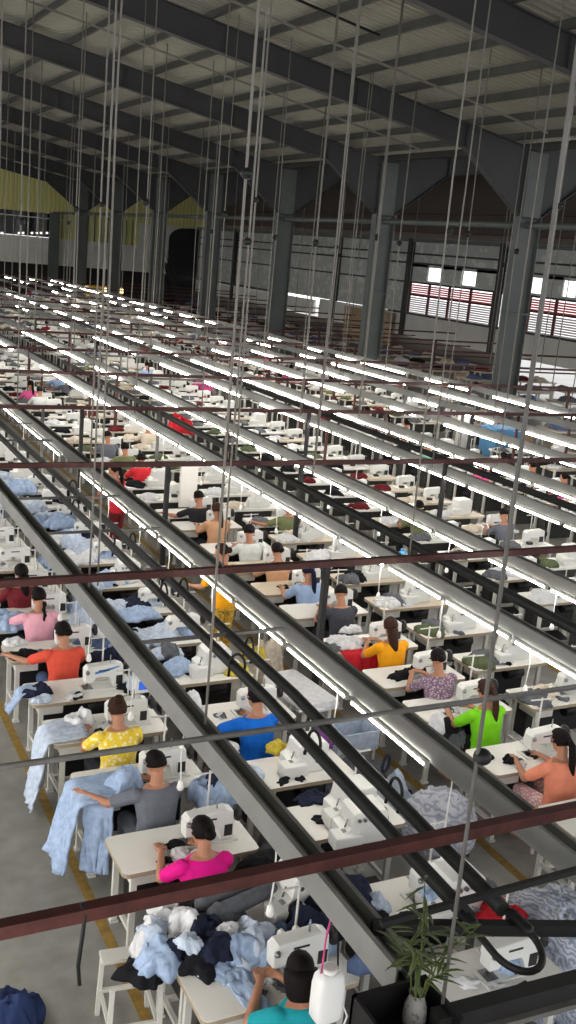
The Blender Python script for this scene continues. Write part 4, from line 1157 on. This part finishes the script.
for i, (px, py, z, w, d, h, m, l) in enumerate(((92, 640, .7, .5, .5, .2, C_DB, 'denim garment in the pile right of the coral shirt'), (84, 622, .72, .4, .4, .3, C_PB, 'pale blue garment in the pile right of the coral shirt'), (108, 655, .7, .46, .4, .2, C_NV, 'navy garment at the front of the pile right of the coral shirt'),
        (78, 600, .74, .36, .3, .34, C_LB, 'light blue garment heaped by the pale pink shirt'), (100, 630, .85, .24, .22, .12, C_WH, 'white scrap on top of the pile right of the coral shirt'), (120, 690, .66, .3, .34, .2, C_BK, 'black cloth beside the blue-striped machine'), (135, 680, .74, .28, .28, .22, C_PB, 'pale cloth under the trunking by the blue-striped machine'))):
    G(px, py, z, w, d, h, m, l, 21 + i)
G(212, 785, .72, .4, .46, .32, C_LB, 'faded light blue jeans piled beside the grey-shirted person', 30)
G(214, 778, .9, .16, .16, .14, C_NV, 'navy patch of cloth on the faded jeans', 31)
G(262, 862, .68, .5, .4, .16, C_BK, 'black cloth heap right of the magenta top', 32)
G(180, 853, T, .2, .16, .05, C_WH, 'white cloth pieces under the magenta top\'s needle', 33)
# right column of the first line
for i, (px, py, z, w, d, h, m, l) in enumerate((
    (240, 775, T, .42, .5, .14, C_PB, 'pale blue pleated shirt draped over a table by the blue t-shirt'), (222, 745, T, .36, .3, .1, C_WH, 'white shirt piece behind the pleated shirt'),
    (313, 797, T, .36, .24, .05, C_NV, 'folded navy cloth on a white table right of the trunking'), (290, 838, .6, .62, .5, .18, C_GY, 'large dark grey cloth spread below the folded navy cloth'),
    (305, 748, T, .36, .3, .14, C_PK, 'pink cloth heap under the black air pipes'), (322, 735, T, .3, .3, .12, C_PU, 'purple cloth heap beside the pink one'), (278, 745, T, .24, .2, .12, C_YE, 'yellow cloth scrap right of the blue t-shirt'),
    (340, 900, T, .62, .56, .26, C_NV, 'big navy garment pile under the first red cross pipe'), (320, 872, T, .5, .34, .16, C_GY, 'charcoal garment behind the big navy pile'), (362, 912, T, .36, .34, .18, C_BK, 'black garment at the front of the big navy pile'),
    (372, 905, T, .28, .3, .14, C_PB, 'pale blue striped garment at the right of the big navy pile'), (378, 955, T, .34, .3, .16, C_DB, 'denim blue garment behind the bamboo leaves'), (430, 890, T + .3, .2, .16, .05, C_LB, 'light blue scrap on the boxy white machine'),
    (468, 900, T, .3, .3, .12, C_PB, 'pale blue crumpled cloth by the hose bend'), (480, 885, T, .26, .3, .16, C_GY, 'grey crumpled cloth behind the hose bend'), (500, 912, T + .04, .42, .34, .14, C_RD, 'red cloth under the hose bend'), (500, 940, T, .16, .24, .06, C_RD, 'red cloth tail hanging towards the near table'),
    (508, 958, T, .26, .2, .12, C_LB, 'light blue cloth under the needle of the near right machine'), (455, 905, T, .26, .2, .08, C_WH, 'white folded cloth beside the grey rod'),
    (160, 650, T, .6, .2, .16, C_PB, 'pale blue cloth roll curving round a machine'), (175, 665, T, .4, .34, .1, C_LB, 'light blue cloth spread beside the curved roll'), (128, 612, T, .7, .5, .12, C_LB, 'large light blue cloth spread on a white table'), (130, 635, T, .3, .26, .2, C_BK, 'black machine cover beside the spread blue cloth'),
    (190, 700, T, .3, .36, .2, C_WH, 'white cloth hump beside a thread stand'), (168, 648, T, .24, .2, .22, C_GY, 'dark grey bundle by the curved roll'),
    (60, 520, T, .6, .5, .2, C_LB, 'light blue garment heap left of the air pipes'), (75, 540, T, .5, .5, .2, C_PB, 'pale garment heap nearer than the light blue one'), (20, 485, T, .7, .5, .3, C_LB, 'folded light blue stack near the left edge'), (35, 505, T, .5, .5, .18, C_PB, 'pale blue garments in front of the folded stack'), (85, 555, T, .4, .4, .16, C_WH, 'white garments beside the pale heap'), (62, 500, T, .3, .3, .1, C_NV, 'navy garment on the blue heaps'))):
    G(px, py, z, w, d, h, m, l, 34 + i)
place(K_OVER, (4.36, 6.62, TH), -.1, 'white overlock machine under the first red cross pipe', 'sewing machine', None, 1.05)
place(K_OVER, (4.52, 5.5, TH), 0, 'boxy white machine right of the big navy pile', 'sewing machine', None, 1.15)
for i, (px, py) in enumerate(((517, 972), (523, 987))):
    o = MB().box((0, 0, .012), (.1, .05, .022), bev=.006).obj('switch_box', M_BLACK, None, at(px, py, TH), .2); tag(o, ('black switch block on the near white table', 'second black switch block, nearer the table edge')[i], 'switch box')
# wrapped bundles, sacks and boards along the lit aisle
M_BUN = mat_print('bundle_cloth', (196, 198, 208), (158, 162, 178), 6.0, 0.4, 0.4, 'RINGS'); M_BUN2 = mat_print('bundle_cloth_dark', (182, 188, 200), (134, 142, 160), 11.0, 0.45, 0.4, 'RINGS')
for (px, py, z, r, m, l, sd) in ((440, 816, .42, .36, M_BUN, 'round bundle of grey-white cloth in clear wrap beside the grey rod', 2), (552, 948, .5, .5, M_BUN2, 'large striped cloth bundle at the lower right edge', 5)):
    p = at(px, py, z); o = link('cloth_bundle', bundle_mesh(r, sd, m), None, (p.x, p.y, 0)); tag(o, l, 'bundle')
def sack(px, py, w, d, h, m, label, seed, rz=0.0):
    p = at(px, py, h * .6); return garment((p.x, p.y, 0), w, d, h, m, label, seed, rz, 'sack', 'cloth_sack', None, 34)
p = at(300, 691, .74); pb = empty('padded_board', (p.x, p.y, 0), .12); tag(pb, 'white padded board on a trolley at the edge of the lit aisle', 'padded board')
mb = MB(); mb.box((0, 0, .74), (.46, .95, .14), bev=.06); reg(pb, mb.obj('pad', C_WH, pb))
for sx in (-.17, .17):
    for sy in (-.36, .36): reg(pb, MB().box((sx, sy, .34), (.04, .04, .68)).obj('leg', M_LEG, pb))
reg(pb, MB().box((0, 0, .3), (.4, .8, .03)).obj('shelf', M_GY if False else C_GY, pb))
sack(270, 655, .4, .5, .74, C_CR, 'cream sack with yellow cloth beside the air pipes', 71)
G(255, 652, .66, .3, .36, .16, C_YE, 'bright yellow cloth stuffed into the cream sack', 72); G(237, 668, T, .3, .34, .12, C_YE, 'yellow cloth between the two air pipes', 73)
sack(397, 793, .4, .46, .62, C_PB, 'pale sack topped with a dark blue ring', 74)
p = at(385, 772, .62); o = MB().tube([(.085 * math.cos(2 * PI * j / 20), 0, .085 * math.sin(2 * PI * j / 20) + .09) for j in range(21)], .016, 8).obj('ring', C_NV, None, p, .6); tag(o, 'dark blue ring standing on the pale sack', 'ring')
sack(402, 800, .3, .3, .5, C_NV, 'navy sack leaning on the pale one with the ring', 75)
cr = empty('storage_crate', at(350, 745, .3)); cr.location.z = 0; tag(cr, 'white storage crate on the aisle floor below the lit tubes', 'crate')
mb = MB(); mb.box((0, 0, .32), (.5, .36, .02)); mb.box((0, -.18, .42), (.5, .02, .22)); mb.box((0, .18, .42), (.5, .02, .22)); mb.box((-.25, 0, .42), (.02, .36, .22)); mb.box((.25, 0, .42), (.02, .36, .22)); reg(cr, mb.obj('tub', C_PB, cr))
for sx in (-.22, .22):
    for sy in (-.15, .15): reg(cr, MB().box((sx, sy, .155), (.03, .03, .31)).obj('leg', M_LEG, cr))
garment(tuple(at(352, 768, .2) * Vector((1, 1, 0))), .7, .6, .34, C_GY, 'blue-grey cloth heap on the floor in front of the storage crate', 76)
rb = empty('waste_bin', at(460, 835, 0.2)); rb.location.z = 0; tag(rb, 'dark waste bin on the aisle floor beside the round bundle', 'bin')
reg(rb, MB().lathe((0, 0, 0), [(.12, 0), (.15, .3), (.16, .31), (.14, .3), (.11, .03)], 18).obj('shell', M_TRAYIN, rb))
# white plastic can hung below the grey trunking
cn = empty('plastic_can', (2.93, 4.52, 1.08)); tag(cn, 'white plastic can hanging under the near end of the grey trunking', 'can')
mb = MB(); rings = []
for z, k in ((0, .82), (.02, .97), (.1, 1.0), (.24, 1.0), (.3, .9), (.335, .6)):
    ringp = []
    for q in range(20):
        a = 2 * PI * q / 20; c, s_ = math.cos(a), math.sin(a)
        ringp.append(Vector((.095 * k * math.copysign(abs(c) ** .5, c), .075 * k * math.copysign(abs(s_) ** .5, s_), z)))
    rings.append(ringp)
mb.loft(rings); reg(cn, mb.obj('shell', mat('can_white', (236, 236, 234), .35, var=.03), cn)); reg(cn, MB().lathe((0, 0, .33), [(.05, 0), (.05, .03), (.035, .032)], 16).obj('cap', M_CONE, cn))
for sx in (-.06, .06): reg(cn, MB().tube([(sx, 0, .3), (sx * .7, .02, .55), (sx * .4, 0, .80)], .006, 6).obj('strap', (C_PK if sx < 0 else C_BK), cn))
reg(cn, MB().tube([(.1, 0, .1), (.15, -.02, -.02), (.12, 0, -.2), (.1, .1, -.3)], .006, 6).obj('tube', M_CONE, cn))
# second line
G(403, 673, T, .42, .22, .09, C_BK, 'black trousers lying on the floral-bloused person\'s table', 77, .2); G(418, 668, T, .2, .16, .1, C_BK, 'black cloth knot beside the black trousers', 78)
G(346, 640, T, .52, .4, .14, C_WH, 'white cloth heap on the amber-shirted person\'s table', 79); G(335, 645, T, .5, .3, .05, C_GY, 'dark cloth under the white heap of the amber shirt', 80)
G(352, 628, T + .08, .3, .14, .1, C_WH, 'white cloth roll on the amber shirt\'s table', 81)
draped((6.62, 10.32, T - .02), -PI / 2, .62, .05, .34, C_RD, 'red cloth hanging from the front edge of the amber shirt\'s table', 9)
for i, (px, py, w) in enumerate(((489, 757, .1), (511, 760, .16), (507, 757, .1))): G(px, py, T, w, w * .6, .05, C_BK, ('small black cloth scrap on the peach shirt\'s table, the one by the rod', 'larger black cloth scrap on the peach shirt\'s table', 'small black scrap touching the larger one')[i], 82 + i)
G(445, 735, .5, .6, .5, .3, C_BK, 'black garments heaped left of the lime green t-shirt', 85); G(452, 745, .4, .5, .4, .3, C_GY, 'charcoal garments below the black heap by the lime t-shirt', 86)
G(436, 722, T - .05, .16, .16, .26, C_WH, 'white pointed cloth bag beside the lime green t-shirt', 87); G(532, 812, T, .34, .2, .08, C_YE, 'yellow cloth on the table before the peach shirt', 88)
G(500, 760, .42, .5, .4, .2, C_BK, 'black cloth under the peach shirt\'s table', 89)
p = at(187, 507, TH); o = MB().box((0, 0, .42), (.34, .06, .84), bev=.01).obj('white_board', M_WHITE, None, (p.x, p.y, TH + .002)); tag(o, 'tall white board standing on a table of the second line', 'board')
person(5.42, 17.2, 0, 'stand', SH['red'], T_RD, 'ponytail', M_HAIR, 'standing person in red at the edge of the lit aisle', False, .6)
person(5.42, 12.2, 0, 'stand', SH['amber'], mat_print('skirt_yellow', (206, 168, 60), (160, 110, 50), 30, .4), 'bun', M_HAIRB, 'standing person in amber with yellow skirt at the lit aisle', False, .4)
wj = empty('water_jug', at(400, 572, TH)); wj.location.z = TH; tag(wj, 'sky blue water jug on a table under the second line\'s tubes', 'jug')
reg(wj, MB().lathe((0, 0, 0), [(.11, 0), (.125, .02), (.125, .12), (.118, .14), (.125, .16), (.125, .27), (.06, .34), (.03, .36)], 18).obj('bottle', mat('jug_blue', (110, 186, 224), .15), wj)); reg(wj, MB().cyl((0, 0, .355), (0, 0, .39), .034).obj('cap', M_SWOOSH, wj))
# left aisle
G(8, 1012, 0.0, .62, .62, .34, cloth('dark_denim', (46, 60, 98)), 'dark denim heap on the floor at the lower left corner', 90)
G(0, 968, 0.45, .2, .2, .1, C_WH, 'white cup-shaped cloth at the left edge under the red pipe', 91) if False else None
p = at(82, 922, 2.12); sp = MB().tube([(0, 0, .06), (.012, -.03, .0), (.0, -.03, -.16), (-.012, -.03, -.3), (.0, -.03, -.42)], .012, 6).obj('strap', M_BLACK, None, (p.x, YP[0], PIPEZ), 0); tag(sp, 'black strap dangling from the first red cross pipe over the aisle', 'strap')
# far things
p = at(203, 392, .4); pk = sack(203, 388, 1.0, .8, 1.0, C_PK, 'bright pink sack in a white wire trolley', 92); pk.location.z = .1
pk.location.x, pk.location.y = 14.1, 34.9
tr = empty('wire_trolley', (pk.location.x, pk.location.y, 0)); tag(tr, 'white wire trolley around the bright pink sack', 'trolley')
for sx in (-.6, .6):
    for sy in (-.5, .5): reg(tr, MB().cyl((sx, sy, 0), (sx, sy, 1.5), .03, n=6).obj('upright', M_LEG, tr))
for z in (.08, .8, 1.5):
    mb = MB(); mb.box((0, -.5, z), (1.2, .04, .04)); mb.box((0, .5, z), (1.2, .04, .04)); mb.box((-.6, 0, z), (.04, 1.0, .04)); mb.box((.6, 0, z), (.04, 1.0, .04)); reg(tr, mb.obj('frame', M_LEG, tr))
G(180, 424, T, .7, .6, .5, C_RD, 'red sack on a table left of the pink trolley', 93)
yb = empty('yellow_cart', (22.6, 76.5, 0)); tag(yb, 'yellow cart with a bright top far back in the hall', 'cart')
reg(yb, MB().box((0, 0, 1.6), (2.6, 1.2, .8), bev=.05).obj('body', mat('cart_yellow', (214, 170, 60), .5), yb)); reg(yb, MB().box((.5, -.62, 1.75), (1.6, .06, .3)).obj('lamp', mat_light('cart_lamp', (255, 226, 160), 3.0), yb))
for sx in (-1, 1):
    for sy in (-.5, .5): reg(yb, MB().cyl((sx, sy, 0), (sx, sy, 1.25), .06, n=8).obj('leg', M_DARK, yb))
for i, (y0, y1, z1) in enumerate(((55.8, 59.2, 2.65), (53.3, 55.0, 2.7))):
    o = MB().box((XWALL - .35, (y0 + y1) / 2, z1 / 2), (.12, y1 - y0, z1)).obj('plywood_panel', M_CARD); tag(o, ('wide tan plywood panel leaning at the side wall', 'narrow tan plywood panel beside the wide one')[i], 'panel')
o = MB().box((COLX - .5, COLY[3] - .35, .95), (.35, .25, .5), bev=.02).obj('fire_box', C_RD); tag(o, 'red box at the foot of the large column', 'box')
mb = MB(); mb.box((COLX - .5, COLY[3] - .35, .35), (.3, .2, .7)); o = mb.obj('stand', M_DARK); tag(o, 'dark stand under the red box at the large column', 'stand')
wb = MB().lathe((18.9, 25.2, 0), [(.24, 0), (.24, 1.5), (.2, 1.56), (.05, 1.6)], 16).obj('white_cylinder', M_MACH); tag(wb, 'tall white boiler cylinder near the large column', 'cylinder')
bb = MB().box((19.4, 24.0, .6), (1.0, .8, 1.2), bev=.04).obj('blue_bin', mat('bin_blue', (70, 120, 160), .6)); tag(bb, 'blue bin beside the tall white cylinder', 'bin')

# the floor between the columns and the side wall: long packing tables
pt = empty('packing_table')
reg(pt, MB().box((0, 0, .82), (2.2, 1.1, .05), bev=.008).obj('tabletop', M_BEIGE, pt))
for sx in (-1, 1):
    for sy in (-.48, .48): reg(pt, MB().box((sx, sy, .4), (.06, .06, .8)).obj('leg', M_LEG, pt))
reg(pt, MB().box((0, 0, .3), (2.1, 1.0, .03)).obj('shelf', M_EDGE, pt))
CARTON = MB(); CARTON.box((0, 0, .2), (.6, .45, .4)); CARTON.box((0, 0, .402), (.6, .06, .004)); carton = CARTON.obj('carton', M_CARD)
pr_ = random.Random(21); cc = 0; ti = 0
for j in range(20):
    for i, x in enumerate((23.6, 26.4, 29.2, 32.0)):
        y = 22.5 + 3.1 * j
        q = proj((x, y, .8))
        if not (-30 < q[0] < 606) or q[1] < 0 or pr_.random() < .15: continue
        if any(abs(y - c) < .5 for c in COLY) and i == 0: y += .6
        w_ = f'{ordw(j)} in row {i + 1} past the columns'
        place(pt, (x, y, 0), 0, f'long packing table, {w_}', 'packing table', 'packing tables by the side wall')
        for t_ in range(2):
            cm, cn = pr_.choice([(C_WH, 'white'), (C_GY, 'grey'), (C_BK, 'black'), (C_CR, 'cream'), (C_MA, 'maroon'), (C_DB, 'denim')])
            garment((x - .5 + t_ * .9, y + pr_.uniform(-.15, .15), .847), .8, .7, .22, cm, f'{("near", "second")[t_]} {cn} garment heap on a packing table, {w_}'.replace('near ', ''), pr_.randint(1, 4), pr_.uniform(0, 6), 'garment', 'garment_heap', 'garment heaps on the packing tables', 14)
        if pr_.random() < .4:
            place(carton, (x + pr_.uniform(-.4, .4), y - .9, 0), pr_.uniform(-.2, .2), f'brown carton on the floor by a packing table, {w_}', 'carton', 'cartons by the packing tables')

# ================================================================ CAMERA, LIGHT
cam_d = bpy.data.cameras.new('camera'); cam = bpy.data.objects.new('camera', cam_d); COL.objects.link(cam)
M = Matrix((CX, CY, CZ)).to_4x4(); M.translation = (0, 0, H_CAM)
cam.matrix_world = M
cam_d.sensor_fit = 'VERTICAL'; cam_d.sensor_height = 24.0; cam_d.sensor_width = 13.5; cam_d.lens = 24.0; cam_d.clip_end = 400
S.camera = cam
w = bpy.data.worlds.new('world'); S.world = w; w.use_nodes = True
nt = w.node_tree; bg = nt.nodes['Background']; bg.inputs['Color'].default_value = (0.97, 0.98, 1.0, 1); bg.inputs['Strength'].default_value = 1.8
S.view_settings.view_transform = 'Standard'; S.view_settings.look = 'None'; S.view_settings.gamma = 1.0; S.view_settings.use_curve_mapping = False
S.view_settings.exposure = 0.3
S.cycles.use_denoising = True
S.cycles.max_bounces = 6; S.cycles.diffuse_bounces = 3; S.cycles.glossy_bounces = 2
S.cycles.sample_clamp_indirect = 4.0
# prototypes that no place took are not part of the hall
for o in list(bpy.data.objects):
    if o.parent is None and o.type == 'EMPTY' and 'label' not in o and o.get('kind') != 'structure':
        for c in list(o.children_recursive): bpy.data.objects.remove(c)
        bpy.data.objects.remove(o)
